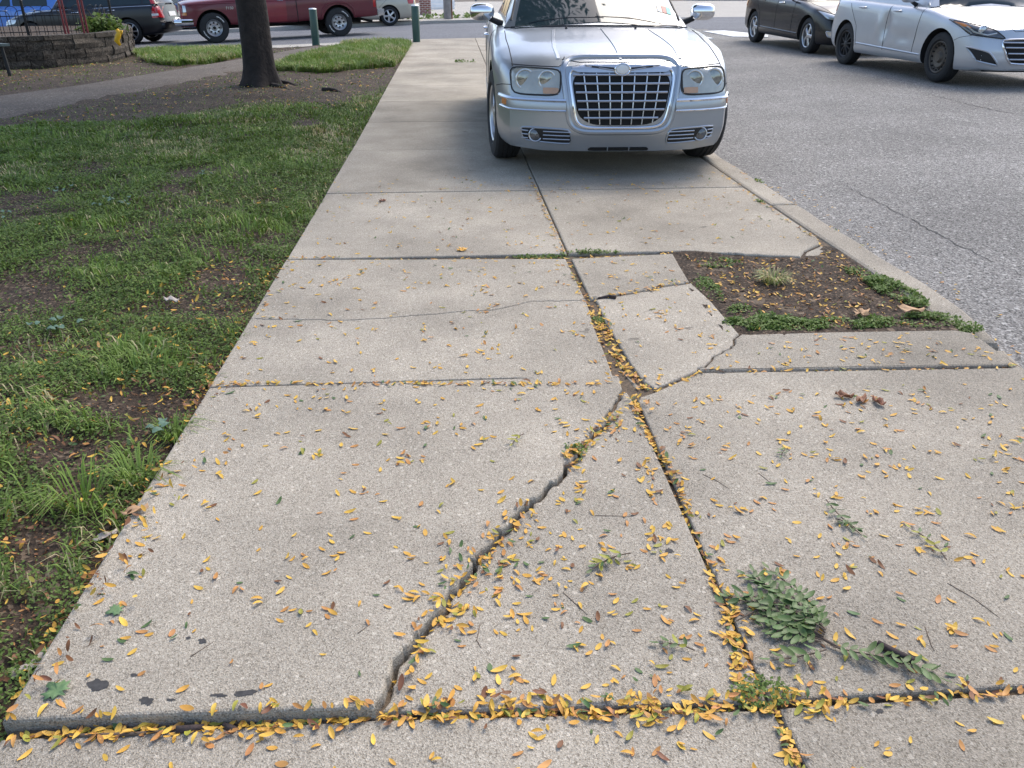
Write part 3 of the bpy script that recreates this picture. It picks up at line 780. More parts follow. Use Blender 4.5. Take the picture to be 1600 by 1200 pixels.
    # ---- wheels
    def wheels(s):
        c = s.c; R = c['R']; tw = c.get('tw', 0.215); rr = c.get('rim', 0.225)
        for y in (c['fa'], c['ra']):
            for sd in (-1, 1):
                steer = c.get('steer', 0.0) if y == c['fa'] else 0.0
                x = sd * (c['W'] / 2 - tw / 2 - c.get('tuck', 0.035))
                tb = MB(); h = tw / 2
                tb.lathe([(-h * 0.7, rr), (-h * 0.98, rr + 0.02), (-h, (R + rr) / 2), (-h * 0.92, R - 0.025), (-h * 0.75, R - 0.006), (-h * 0.4, R), (-h * 0.36, R - 0.007), (-h * 0.3, R),
                          (-0.006, R), (0, R - 0.007), (0.006, R), (h * 0.3, R), (h * 0.36, R - 0.007), (h * 0.4, R), (h * 0.75, R - 0.006), (h * 0.92, R - 0.025), (h, (R + rr) / 2), (h * 0.98, rr + 0.02), (h * 0.7, rr)], 'x', 40)
                style = c['wheel'][0 if y == c['fa'] else 1] if isinstance(c['wheel'], tuple) else c['wheel']
                wm = {'steel': 'steel_wheel', 'dark10': 'dark_alloy', 'five': 'alloy', 'seven': 'alloy', 'truck': 'alloy'}[style]
                w_ = MB(); o_ = sd * 1.0
                # barrel
                w_.lathe([(-h * 0.75, rr + 0.004), (h * 0.8 , rr + 0.004), (h * 0.88, rr - 0.008), (h * 0.8, rr - 0.02), (h * 0.1, rr - 0.03)], 'x', 40) if sd > 0 else \
                    w_.lathe([(h * 0.75, rr + 0.004), (-h * 0.8, rr + 0.004), (-h * 0.88, rr - 0.008), (-h * 0.8, rr - 0.02), (-h * 0.1, rr - 0.03)], 'x', 40)
                face = sd * h * 0.62
                bk = MB(); bk.lathe([(face - sd * 0.09, 0.0), (face - sd * 0.09, rr - 0.028)], 'x', 24)
                if style in ('five', 'seven', 'dark10'):
                    ns = {'five': 5, 'seven': 7, 'dark10': 10}[style]; wd = {'five': 0.062, 'seven': 0.036, 'dark10': 0.026}[style]
                    for k in range(ns):
                        a = 2 * math.pi * (k + 0.3) / ns; M = Matrix.Rotation(a, 3, 'X')
                        p0 = [(-0.03, 0.03), (0.03, 0.03)]
                        V = []
                        for (wd_, z) in ((wd * 0.62, 0.045), (wd * 0.5, rr * 0.55), (wd * 0.72, rr - 0.012)):
                            dx = face + sd * (0.018 if z < 0.1 else 0.012 if z < rr * 0.7 else 0.0)
                            for yy, xx in ((-wd_, dx - sd * 0.012), (-wd_ * 0.6, dx), (wd_ * 0.6, dx), (wd_, dx - sd * 0.012), (wd_, dx - sd * 0.04), (-wd_, dx - sd * 0.04)):
                                p = M @ Vector((0, yy, z)); V.append((xx, p.y, p.z))
                        Fc = [(i + 6 * j, i + 6 * (j + 1), (i + 1) % 6 + 6 * (j + 1), (i + 1) % 6 + 6 * j) for j in range(2) for i in range(6)] + [tuple(range(12, 18))]
                        w_.add(V, Fc)
                    w_.lathe([(face + sd * 0.022, 0.0), (face + sd * 0.02, 0.04), (face + sd * 0.008, 0.06), (face - sd * 0.04, 0.062)], 'x', 20)
                else:
                    nh = 16 if style == 'steel' else 8
                    w_.lathe([(face + sd * 0.03, 0.0), (face + sd * 0.03, 0.055), (face + sd * 0.0, 0.075), (face + sd * 0.01, rr * 0.62), (face - sd * 0.012, rr * 0.72), (face + sd * 0.012, rr * 0.86), (face - sd * 0.02, rr - 0.02)], 'x', 40)
                    holes = []
                    for k in range(nh):
                        a = 2 * math.pi * k / nh; rad = rr * (0.80 if style == 'steel' else 0.58); rh = 0.011 if style == 'steel' else 0.024
                        holes.append(MB().lathe([(face + sd * 0.0165, 0.0), (face + sd * 0.0165, rh), (face - sd * 0.02, rh)], 'x', 10, (0, rad * math.cos(a), rad * math.sin(a))))
                    if style == 'truck': holes.append(MB().lathe([(face + sd * 0.05, 0.0), (face + sd * 0.05, 0.042), (face, 0.046)], 'x', 16))
                wr = link(bpy.data.objects.new('wheel', None)); wr.parent = s.root; wr.empty_display_size = 0.1
                wr.location = (x, y - s.L / 2, R); wr.rotation_euler = (0, 0, steer)
                mesh_obj('tyre', tb.v, tb.f, 'tyre_rubber', wr, True, 30)
                mesh_obj('rim', w_.v, w_.f, wm, wr, True, 35)
                mesh_obj('brake', bk.v, bk.f, 'under', wr)
                for hb in (holes if style in ('steel', 'truck') else []): mesh_obj('rim_hole', hb.v, hb.f, 'under', wr)
                if style == 'truck' or c.get('letter'):
                    fx = sd * (h * 1.0)
                    for a0 in (0.5, 3.4):
                        t = MB()
                        for k in range(7):
                            a = a0 + k * 0.115; p = (fx, (R + rr) / 2 * math.cos(a), (R + rr) / 2 * math.sin(a))
                            t.box(p, (0.006, 0.026, 0.018 + 0.008 * (k % 2)), M=Matrix.Rotation(a - math.pi / 2, 3, 'X'))
                        tag(mesh_obj('tyre_lettering', t.v, t.f, 'white_plate', wr), kind='stuff')
    def mirror(s, x, y, z, material, size=(0.115, 0.075, 0.072), arm=0.07):
        for sd in (-1, 1):
            mb = MB(); n, m = 16, 10; V = []
            for j in range(m + 1):
                ph = math.pi * j / m - math.pi / 2
                for k in range(n):
                    th = 2 * math.pi * k / n
                    e = lambda c_: math.copysign(abs(c_) ** 0.7, c_)
                    yv = size[1] * e(math.cos(ph)) * e(math.sin(th)); yv = yv if yv < 0 else yv * 0.4
                    V.append((sd * x + size[0] * e(math.cos(ph)) * e(math.cos(th)), y + yv, z + size[2] * e(math.sin(ph)) * (1 - 0.12 * sd * 0)))
            Fc = [(j * n + k, j * n + (k + 1) % n, (j + 1) * n + (k + 1) % n, (j + 1) * n + k) for j in range(m) for k in range(n)]
            mb.add(V, Fc); o = s.mk(mb, 'mirror', material)
            a = MB(); a.tube([(sd * (x - size[0] * 0.6), y + 0.02, z - size[2] * 0.75), (sd * (x - size[0] - arm), y + 0.05, z - size[2] - 0.03)], [0.022, 0.03], 8); s.mk(a, 'mirror_arm', 'black_plastic', o)
    def handle(s, y, z, material='chrome'):
        for sd in (1, -1):
            h, n = s.hit('side%d' % sd, y, z)
            if h is None: continue
            t = MB(); t.tube([h + n * -0.005 + Vector((0, -0.09, 0)), h + n * 0.025 + Vector((0, -0.075, 0)), h + n * 0.03, h + n * 0.025 + Vector((0, 0.075, 0)), h + n * -0.005 + Vector((0, 0.09, 0))], 0.012, 8); s.mk(t, 'door_handle', material)
    def doorlines(s, poly, r=0.0035):
        for sd in (1, -1): s.line('side%d' % sd, poly, 'door_seam', 'shut_line', r=r, n=40)
    def place(s, x, y, z, rz, rx=0.0):
        s.root.location = (x, y, z); s.root.rotation_euler = (rx, 0, rz)

# ------------------------------------------------------------------ the silver sedan parked on the sidewalk
sed = dict(L=5.0, W=1.88, R=0.356, fa=0.90, ra=3.95, paint='silver_paint', wheel='five', rim=0.225, tw=0.22, tuck=0.01, steer=0.10, fsweep=0.27, flean=0.13, fz=0.52, arch=0.055,
    st=[(0, 0.80, 0.20, 0.735, 0.80), (0.12, 0.845, 0.19, 0.775, 0.845), (0.35, 0.89, 0.19, 0.815, 0.89), (0.9, 0.935, 0.20, 0.885, 0.945), (1.35, 0.935, 0.21, 0.945, 0.985), (2.4, 0.94, 0.21, 0.985, 1.0), (3.9, 0.935, 0.21, 0.99, 1.02), (4.7, 0.90, 0.24, 0.97, 1.02), (5.0, 0.83, 0.28, 0.93, 0.97)],
    gh=dict(path=[(1.36, 0.975), (2.22, 1.435), (3.35, 1.455), (4.25, 1.03)], wb=0.80, wr=0.60, bow=0.20, pillar=0.055,
            windows=[[(1.95, 1.03), (2.75, 1.03), (2.75, 1.39), (2.33, 1.38)], [(2.82, 1.03), (3.75, 1.03), (3.50, 1.36), (2.82, 1.39)]]))
car = Car('silver_sedan', sed, 'silver sedan with big chrome egg-crate grille parked on the sidewalk')
c = car
# grille
gq = [(-0.305, 0.395), (0.305, 0.395), (0.372, 0.775), (-0.372, 0.775)]
gr = c.patch('front', gq, 'grille', 'under', off=0.006, rnd=0.30, nx=18, ny=12)
def gq_pt(a, b):
    x = (gq[0][0] * (1 - a) + gq[1][0] * a) * (1 - b) + (gq[3][0] * (1 - a) + gq[2][0] * a) * b
    return (x, gq[0][1] * (1 - b) + gq[3][1] * b)
for i in range(1, 7):
    b = i / 6.6 - 0.01; e = 0.02 + (0.05 if i == 1 else 0.0)
    c.line('front', [gq_pt(e, b), gq_pt(0.5, b), gq_pt(1 - e, b)], 'grille_bar', 'satin_silver', r=0.0082, off=0.016, n=14, parent=gr)
for i in range(1, 8):
    a = i / 8; lo = 0.05 if i in (1, 7) else 0.02
    c.line('front', [gq_pt(a, lo), gq_pt(a, 0.93)], 'grille_post', 'satin_silver', r=0.0045, off=0.013, n=10, parent=gr)
def rr_outline(q, rnd, grow, n=60):
    out = []
    cx = sum(p[0] for p in q) / 4; cz = sum(p[1] for p in q) / 4
    for k in range(n):
        t = 2 * math.pi * k / n; ct, st = math.cos(t), math.sin(t); e = 2 / rnd
        u, v = math.copysign(abs(ct) ** e, ct), math.copysign(abs(st) ** e, st); a, b = (u + 1) / 2, (v + 1) / 2
        x = (q[0][0] * (1 - a) + q[1][0] * a) * (1 - b) + (q[3][0] * (1 - a) + q[2][0] * a) * b
        z = q[0][1] * (1 - b) + q[3][1] * b
        out.append((cx + (x - cx) * (1 + grow / 0.34), cz + (z - cz) * (1 + grow / 0.19)))
    return out + out[:1]
c.line('front', rr_outline(gq, 6.5, 0.018), 'grille_surround', 'chrome', r=0.011, off=0.006, n=90, closed=False, seg=8)
c.line('front', rr_outline([(-0.33, 0.385), (0.33, 0.385), (0.395, 0.80), (-0.395, 0.80)], 6.5, 0.035), 'grille_shell', 'silver_paint', r=0.026, off=-0.016, n=90, seg=10)
# chrome header with winged badge
hq = [(-0.355, 0.752), (0.355, 0.752), (0.362, 0.802), (-0.362, 0.802)]
hd = c.patch('front', hq, 'grille_header', 'satin_silver', off=0.022, rnd=0.2, nx=16, ny=3)
bh, bn = c.hit('front', 0, 0.775)
bd = MB(); V = []
for j, (r_, d_) in enumerate(((0.0, 0.016), (0.75, 0.013), (1.0, 0.0))):
    for k in range(24):
        t = 2 * math.pi * k / 24; V.append((0.05 * r_ * math.cos(t), bh.y - 0.034 - d_, 0.772 + 0.035 * r_ * math.sin(t)))
bd.add(V, [(i * 24 + k, (i + 1) * 24 + k, (i + 1) * 24 + (k + 1) % 24, i * 24 + (k + 1) % 24) for i in range(2) for k in range(24)])
be = c.mk(bd, 'badge', 'white_plate', hd)
t = MB(); t.tube([(0.054 * math.cos(2 * math.pi * k / 24), bh.y - 0.036, 0.772 + 0.038 * math.sin(2 * math.pi * k / 24)) for k in range(24)], 0.007, 6, closed=True); c.mk(t, 'badge_rim', 'chrome', hd)
for sd in (-1, 1):
    for k_, (z0_, z1_, x1_) in enumerate(((0.785, 0.800, 0.27), (0.775, 0.792, 0.22), (0.766, 0.784, 0.17))):
        c.line('front', [(sd * 0.05, z0_), (sd * x1_, z1_)], 'badge_wing', 'satin_silver' if k_ != 1 else 'black_plastic', r=0.004, off=0.027, n=8, parent=hd)
# lamps and trim
for sd in (-1, 1):
    q = [(sd * 0.445, 0.60), (sd * 0.785, 0.60), (sd * 0.80, 0.775), (sd * 0.435, 0.775)]
    if sd < 0: q = [q[1], q[0], q[3], q[2]]
    hl = c.patch('front', q, 'headlight', 'lamp_lens', off=0.010, rnd=0.22, nx=10, ny=8, rim='black_plastic', rimr=0.006)
    for xx, r_ in ((0.535, 0.072), (0.690, 0.078)):
        c.lamp_disc('front', sd * xx, 0.70, r_ * 0.8, 'reflector', 'lamp_bowl', off=0.004, parent=hl, ring='lamp_ring')
    q2 = [(sd * 0.455, 0.610), (sd * 0.565, 0.610), (sd * 0.565, 0.650), (sd * 0.455, 0.650)]
    if sd < 0: q2 = [q2[1], q2[0], q2[3], q2[2]]
    c.patch('front', q2, 'indicator', 'amber_dull', off=0.015, rnd=0.05, nx=4, ny=3, parent=hl)
    q = [(sd * 0.40, 0.490), (sd * 0.86, 0.490), (sd * 0.87, 0.575), (sd * 0.40, 0.575)]
    if sd < 0: q = [q[1], q[0], q[3], q[2]]
    bs = c.patch('front', q, 'bumper_strip', 'silver_paint', off=0.016, rnd=0.1, nx=12, ny=4)
    c.line('front', [(sd * 0.40, 0.565), (sd * 0.70, 0.567), (sd * 0.875, 0.568)], 'chrome_strip', 'chrome', r=0.014, off=0.014, n=16, parent=bs)
    c.line('front', [(sd * 0.40, 0.495), (sd * 0.70, 0.495), (sd * 0.87, 0.497)], 'chrome_strip', 'chrome', r=0.007, off=0.016, n=16, parent=bs)
    q = [(0.215, 0.515), (0.285, 0.515), (0.285, 0.565), (0.215, 0.565)]
    c.patch('side%d' % sd, q, 'side_marker', 'amber', off=0.012, rnd=0.05, nx=3, ny=3)
    # fog lamp opening
    q = [(sd * 0.345, 0.255), (sd * 0.70, 0.275), (sd * 0.73, 0.375), (sd * 0.365, 0.365)]
    if sd < 0: q = [q[1], q[0], q[3], q[2]]
    fg = c.patch('front', q, 'fog_lamp_opening', 'black_plastic', off=0.004, rnd=0.18, nx=10, ny=5, rim='silver_paint', rimr=0.007)
    c.lamp_disc('front', sd * 0.615, 0.320, 0.045, 'fog_lamp', 'lamp_dark', off=0.004, parent=fg, ring='satin_silver')
    for z_ in (0.29, 0.318, 0.345):
        c.line('front', [(sd * 0.365, z_), (sd * 0.56, z_ + 0.003)], 'slat', 'satin_silver', r=0.0045, off=0.008, n=8, parent=fg)
        c.line('front', [(sd * 0.668, z_ + 0.003), (sd * 0.715, z_ + 0.005)], 'slat', 'satin_silver', r=0.0045, off=0.008, n=4, parent=fg)
c.patch('front', [(-0.23, 0.205), (0.23, 0.205), (0.22, 0.232), (-0.22, 0.232)], 'lower_intake', 'under', off=0.004, rnd=0.1, nx=10, ny=3)
for a in (-0.08, 0.08): c.line('front', [(a, 0.205), (a, 0.232)], 'intake_rib', 'silver_paint', r=0.004, off=0.004, n=4)
# bonnet seams, creases, wiper, washer jets
for sd in (-1, 1):
    c.line('top', [(sd * 0.775, 0.30), (sd * 0.785, 0.6), (sd * 0.80, 1.0), (sd * 0.80, 1.36)], 'bonnet_seam', 'shut_line', r=0.004, n=30)
    c.line('top', [(sd * 0.445, 0.22), (sd * 0.455, 0.5), (sd * 0.43, 0.9), (sd * 0.40, 1.2)], 'bonnet_crease', 'silver_paint', r=0.022, off=-0.014, n=30)
    c.lamp_disc('top', sd * 0.29, 1.24, 0.011, 'washer_jet', 'black_plastic', off=0.004)
    c.line('side%d' % sd, [(0.17, 0.66), (0.35, 0.645), (0.50, 0.62)], 'bumper_seam', 'shut_line', r=0.003, n=14)
c.line('top', [(0, 0.16), (0, 0.7), (0, 1.2)], 'bonnet_crease', 'silver_paint', r=0.017, off=-0.009, n=30)
c.line('front', [(-0.78, 0.785), (-0.44, 0.785), (-0.40, 0.84)], 'bonnet_edge_seam', 'shut_line', r=0.004, n=16)
c.line('front', [(0.78, 0.785), (0.44, 0.785), (0.40, 0.84)], 'bonnet_edge_seam', 'shut_line', r=0.004, n=16)
c.line('top', [(-0.42, 0.20), (-0.30, 0.135), (0, 0.115), (0.30, 0.135), (0.42, 0.20)], 'bonnet_edge_seam', 'shut_line', r=0.004, n=40)
for pts in ([(-0.58, 1.50), (0.05, 1.455)], [(-0.02, 1.47), (0.62, 1.475)]):
    c.line('top', pts, 'wiper', 'black_plastic', r=0.004, off=0.006, n=12, bvh=c.gbvh)
c.line('top', [(-0.74, 1.50), (-0.4, 1.40), (0, 1.37), (0.4, 1.40), (0.74, 1.50)], 'cowl', 'black_plastic', r=0.02, off=-0.004, n=30)
for k_, (x_, m_) in enumerate(((0.545, 'white_plate'), (0.59, 'sticker_red'), (0.63, 'sticker_green'))):
    c.patch('top', [(x_, 1.62), (x_ + 0.038, 1.62), (x_ + 0.036, 1.70), (x_ - 0.002, 1.70)], 'sticker', m_, off=0.010, rnd=0.0, nx=3, ny=3, bvh=c.gbvh, thick=0.003)
h_, n_ = c.hit('top', 0.0, 2.0, c.gbvh)
for sd in (-1, 1):
    c.line('top', [(sd * 0.735, 1.60), (sd * 0.70, 1.8), (sd * 0.635, 2.12)], 'pillar_trim', 'black_plastic', r=0.010, off=0.0, n=16, bvh=c.gbvh)
c.mirror(0.985, 1.80, 1.085, 'chrome', (0.108, 0.08, 0.07))
c.doorlines([(1.62, 0.30), (1.60, 0.95)]); c.doorlines([(2.78, 0.30), (2.78, 0.96)]); c.doorlines([(3.62, 0.55), (3.72, 0.96)])
c.handle(2.55, 0.86); c.handle(3.55, 0.87)
for sd in (1, -1): c.line('side%d' % sd, [(1.45, 0.36), (3.5, 0.36)], 'side_moulding', 'silver_paint', r=0.02, off=-0.006, n=20)
ang = math.atan(0.03)
fx, fy = 1.215, 6.05
cx_, cy_ = fx + 0.03 * 2.5, fy + 2.5
c.place(cx_, cy_, float(G(cx_, 6.95) + G(cx_, 10.0)) / 2 + 0.004, -ang, math.atan((float(G(1.2, 10.0) - G(1.2, 6.95))) / 3.05))

# ------------------------------------------------------------------ generic small car
def small_car(name, label, paint, L=4.4, W=1.78, wb=2.65, fo=0.88, R=0.318, hood=0.86, belt=0.93, roof=1.45, wheel='five', rear='sedan', front=0.70, steer=0.0, rim=0.20, group=None, ride=0.0):
    b = belt
    st = [(0, W * .40, .22, front - 0.02, front + 0.02), (0.12, W * .445, .19, front + 0.03, front + 0.07), (0.45, W * .48, .18, front + 0.09, hood - 0.04), (fo, W * .497, .19, hood - 0.06, hood + 0.02),
          (fo + 0.5, W * .498, .2, hood + 0.02, b - 0.01), (L * .5, W * .5, .2, b - 0.03, b), (L - 0.9, W * .497, .2, b + 0.01, b + 0.04)]
    if rear == 'sedan':
        st += [(L - 0.25, W * .47, .24, b + 0.0, b + 0.08), (L, W * .42, .3, b - 0.08, b - 0.02)]
        path = [(fo + 0.42, b - 0.03), (L * .43, roof - 0.02), (L * .66, roof - 0.01), (L - 0.55, b + 0.06)]
    elif rear == 'hatch':
        st += [(L - 0.2, W * .475, .25, b + 0.02, b + 0.05), (L, W * .44, .32, b - 0.02, b + 0.02)]
        path = [(fo + 0.32, b - 0.03), (L * .42, roof - 0.02), (L - 0.55, roof - 0.02), (L - 0.1, b + 0.05)]
    else:
        st += [(L - 0.2, W * .48, .25, b + 0.02, b + 0.05), (L, W * .45, .30, b - 0.02, b + 0.02)]
        path = [(fo + 0.48, b - 0.03), (L * .42, roof - 0.02), (L - 0.45, roof - 0.01), (L - 0.08, b + 0.05)]
    y0, y3 = path[0][0], path[3][0]; ym = L * 0.53
    win = [[(y0 + 0.55, b + 0.04), (ym - 0.04, b + 0.04), (ym - 0.04, roof - 0.09), (y0 + 0.95, roof - 0.10)],
           [(ym + 0.04, b + 0.04), (path[2][0] + (0.28 if rear == 'sedan' else -0.12), b + 0.05), (path[2][0] - 0.16, roof - 0.10), (ym + 0.04, roof - 0.09)]]
    if rear == 'wagon': win.append([(path[2][0] - 0.06, b + 0.05), (path[2][0] + 0.18, b + 0.06), (path[2][0] + 0.02, roof - 0.11), (path[2][0] - 0.10, roof - 0.10)])
    cfg = dict(L=L, W=W, R=R, fa=fo, ra=fo + wb, paint=paint, wheel=wheel, rim=rim, tw=0.2, steer=steer, fsweep=0.30, flean=0.16, fz=0.45, arch=0.045, st=st,
               gh=dict(path=path, wb=W * .445, wr=W * .335, bow=0.18, pillar=0.06, windows=win), rlean=0.08 if rear != 'sedan' else 0.04)
    q = Car(name, cfg, label, group=group)
    q.doorlines([(y0 + 0.28, 0.32), (y0 + 0.22, b - 0.05)]); q.doorlines([(ym, 0.32), (ym, b - 0.03)]); q.doorlines([(fo + wb - 0.42, 0.34), (fo + wb - 0.36, 0.62), (fo + wb - 0.02, b - 0.03)])
    q.handle(ym - 0.22, b - 0.10, 'chrome' if paint != 'silver_blue_paint' else paint); q.handle(ym + 0.80, b - 0.08, 'chrome' if paint != 'silver_blue_paint' else paint)
    for sd in (-1, 1):
        q.line('top', [(sd * W * .38, 0.30), (sd * W * .41, 0.7), (sd * W * .42, y0)], 'bonnet_seam', 'shut_line', r=0.0035, n=24)
    q.line('top', [(-W * .38, 0.30), (-W * 0.2, 0.10), (0, 0.07), (W * 0.2, 0.10), (W * .38, 0.30)], 'bonnet_edge_seam', 'shut_line', r=0.0035, n=40)
    q.mirror(W / 2 + 0.05, y0 + 0.52, b + 0.08, paint if paint != 'black_paint' else 'black_paint', (0.10, 0.07, 0.065))
    q.line('top', [(-W * .40, y0 + 0.16), (0, y0 + 0.02), (W * .40, y0 + 0.16)], 'cowl', 'black_plastic', r=0.02, off=-0.004, n=24)
    return q
def sq(q, sd): return q if sd > 0 else [(-q[1][0], q[1][1]), (-q[0][0], q[0][1]), (-q[3][0], q[3][1]), (-q[2][0], q[2][1])]

def put(car_, near_front, near_rear, side):
    """stand a car so that its wheels on one side touch two ground points"""
    (xf, yf, zf), (xr, yr, zr) = near_front, near_rear; cfg = car_.c
    d = Vector((xr - xf, yr - yf)).normalized()          # nose -> tail
    rz = math.atan2(d.y, d.x) - math.pi / 2
    lat = side * (cfg['W'] / 2 - 0.12)
    ax = Vector((math.cos(rz), math.sin(rz)))            # local +x
    mid = Vector(((xf + xr) / 2, (yf + yr) / 2)) - ax * lat
    my = (cfg['fa'] + cfg['ra']) / 2 - cfg['L'] / 2
    mid -= d * my
    car_.place(mid.x, mid.y, (zf + zr) / 2, rz, math.atan2(zr - zf, cfg['ra'] - cfg['fa']))

def xp(u, v):
    x, y = gp(u, v, xs_z); return (x, y, float(xs_z(x, y)) + 0.004)
def street_pt(u, t0):
    a, b = -14.0, 400.0
    for _ in range(40):
        m_ = (a + b) / 2; p = on_ray(u, m_, t0)
        if p[2] > float(xs_z(max(p[0], -14), p[1])) + 0.004: a = m_
        else: b = m_
    return on_ray(u, (a + b) / 2, t0)
def on_ray(u, v, t0):
    r = ray(u, v); p = r * t0; return (float(p[0]), float(p[1]), float(p[2] + CAM_H))

# --- light silver hatchback with the dented door
hb = small_car('silver_hatchback', 'pale silver hatchback with dented rear door and bare steel front wheel', 'silver_blue_paint', L=4.3, W=1.78, wb=2.65, fo=0.88, R=0.325, hood=0.90, belt=0.97, roof=1.47, wheel=('steel', 'dark10'), rear='hatch', front=0.70, steer=0.0, rim=0.205)
q = hb
gr = q.patch('front', [(-0.40, 0.30), (0.40, 0.30), (0.55, 0.60), (-0.55, 0.60)], 'grille', 'under', off=0.006, rnd=0.16, nx=14, ny=8, rim='chrome', rimr=0.012)
for z_, x_ in ((0.36, 0.41), (0.43, 0.44), (0.50, 0.48), (0.56, 0.51)): q.line('front', [(-x_, z_), (0, z_ - 0.004), (x_, z_)], 'grille_bar', 'satin_silver', r=0.011, off=0.012, n=14, parent=gr)
for sd in (-1, 1):
    hl = q.patch('front', sq([(0.47, 0.60), (0.80, 0.635), (0.86, 0.81), (0.60, 0.71)], sd), 'headlight', 'lamp_dark', off=0.012, rnd=0.12, nx=10, ny=8, rim='black_plastic', rimr=0.006)
    q.lamp_disc('front', sd * 0.70, 0.70, 0.048, 'projector', 'lamp_clear', off=0.018, parent=hl, ring='chrome')
    q.line('front', [(sd * 0.58, 0.665), (sd * 0.68, 0.640), (sd * 0.77, 0.67), (sd * 0.80, 0.73)], 'lamp_strip', 'lamp_ring', r=0.010, off=0.016, n=14, parent=hl)
    q.patch('front', sq([(0.775, 0.715), (0.82, 0.73), (0.845, 0.79), (0.80, 0.765)], sd), 'indicator', 'amber', off=0.018, rnd=0.05, nx=4, ny=4, parent=hl)
    q.patch('front', sq([(0.50, 0.28), (0.74, 0.33), (0.82, 0.50), (0.64, 0.44)], sd), 'fog_recess', 'black_plastic', off=0.006, rnd=0.12, nx=8, ny=6, rim='silver_blue_paint', rimr=0.012)
    q.line('side%d' % sd, [(0.34, 0.63), (0.50, 0.60), (0.58, 0.56)], 'bumper_seam', 'shut_line', r=0.003, n=12)
    q.line('side%d' % sd, [(1.28, 0.33), (3.1, 0.37)], 'side_crease', 'silver_blue_paint', r=0.03, off=-0.022, n=24)
    q.patch('rear', sq([(0.55, 0.80), (0.76, 0.80), (0.74, 0.95), (0.52, 0.93)], sd), 'tail_light', 'red_lens', off=0.008, nx=6, ny=5)
    q.patch('side%d' % sd, [(4.05, 0.80), (4.2, 0.80), (4.22, 0.96), (3.98, 0.94)], 'tail_light', 'red_lens', off=0.008, nx=4, ny=4)
q.patch('front', [(-0.75, 0.20), (0.75, 0.20), (0.72, 0.235), (-0.72, 0.235)], 'lower_lip', 'black_plastic', off=0.004, rnd=0.1, nx=14, ny=2)
# dents pressed into the door skin
for v in q.bodyobj.data.vertices:
    x, y, z = v.co.x, v.co.y + q.L / 2, v.co.z
    if abs(x) > 0.7 and x < 0 and 1.4 < y < 3.4 and 0.35 < z < 0.9:
        dz = 0.05 * math.exp(-((y - 2.30) / 0.10) ** 2 - ((z - 0.64) / 0.16) ** 2) + 0.015 * math.exp(-((y - 1.75) / 0.22) ** 2 - ((z - 0.52) / 0.07) ** 2)
        dz -= 0.03 * math.exp(-((y - 2.48) / 0.06) ** 2 - ((z - 0.66) / 0.14) ** 2)
        dz += 0.01 * (noise.noise(Vector((y * 7, z * 7, 3))) ) * math.exp(-((y - 2.2) / 0.5) ** 2 - ((z - 0.6) / 0.2) ** 2)
        v.co.x += dz
put(hb, on_ray(1462, 128, 11.3), on_ray(1322, 101, 13.6), -1)

# --- black sedan behind it
bk = small_car('black_sedan', 'glossy black sedan with silver five-spoke wheels behind the dented hatchback', 'black_paint', L=4.5, W=1.78, wb=2.70, fo=0.90, R=0.32, hood=0.88, belt=0.95, roof=1.43, wheel='five', rear='sedan', front=0.68, rim=0.21)
q = bk
gr = q.patch('front', [(-0.30, 0.26), (0.30, 0.26), (0.46, 0.50), (-0.46, 0.50)], 'grille', 'under', off=0.006, rnd=0.16, nx=12, ny=6, rim='satin_silver', rimr=0.008)
for sd in (-1, 1):
    hl = q.patch('front', sq([(0.46, 0.60), (0.78, 0.63), (0.84, 0.78), (0.60, 0.69)], sd), 'headlight', 'lamp_clear', off=0.012, rnd=0.12, nx=10, ny=8, rim='black_plastic', rimr=0.008)
    q.lamp_disc('front', sd * 0.66, 0.665, 0.042, 'projector', 'lamp_lens', off=0.018, parent=hl, ring='chrome')
    q.patch('front', sq([(0.62, 0.33), (0.76, 0.34), (0.79, 0.44), (0.63, 0.42)], sd), 'fog_lamp', 'lamp_clear', off=0.010, rnd=0.2, nx=6, ny=5, rim='satin_silver', rimr=0.008)
    q.patch('side%d' % sd, [(4.15, 0.72), (4.34, 0.72), (4.36, 0.90), (4.05, 0.92)], 'tail_light', 'red_lens', off=0.008, nx=4, ny=4)
    q.line('side%d' % sd, [(1.3, 0.34), (3.15, 0.36)], 'side_crease', 'black_paint', r=0.025, off=-0.018, n=24)
put(bk, on_ray(1262, 84, 15.5), on_ray(1179, 66, 17.9), -1)

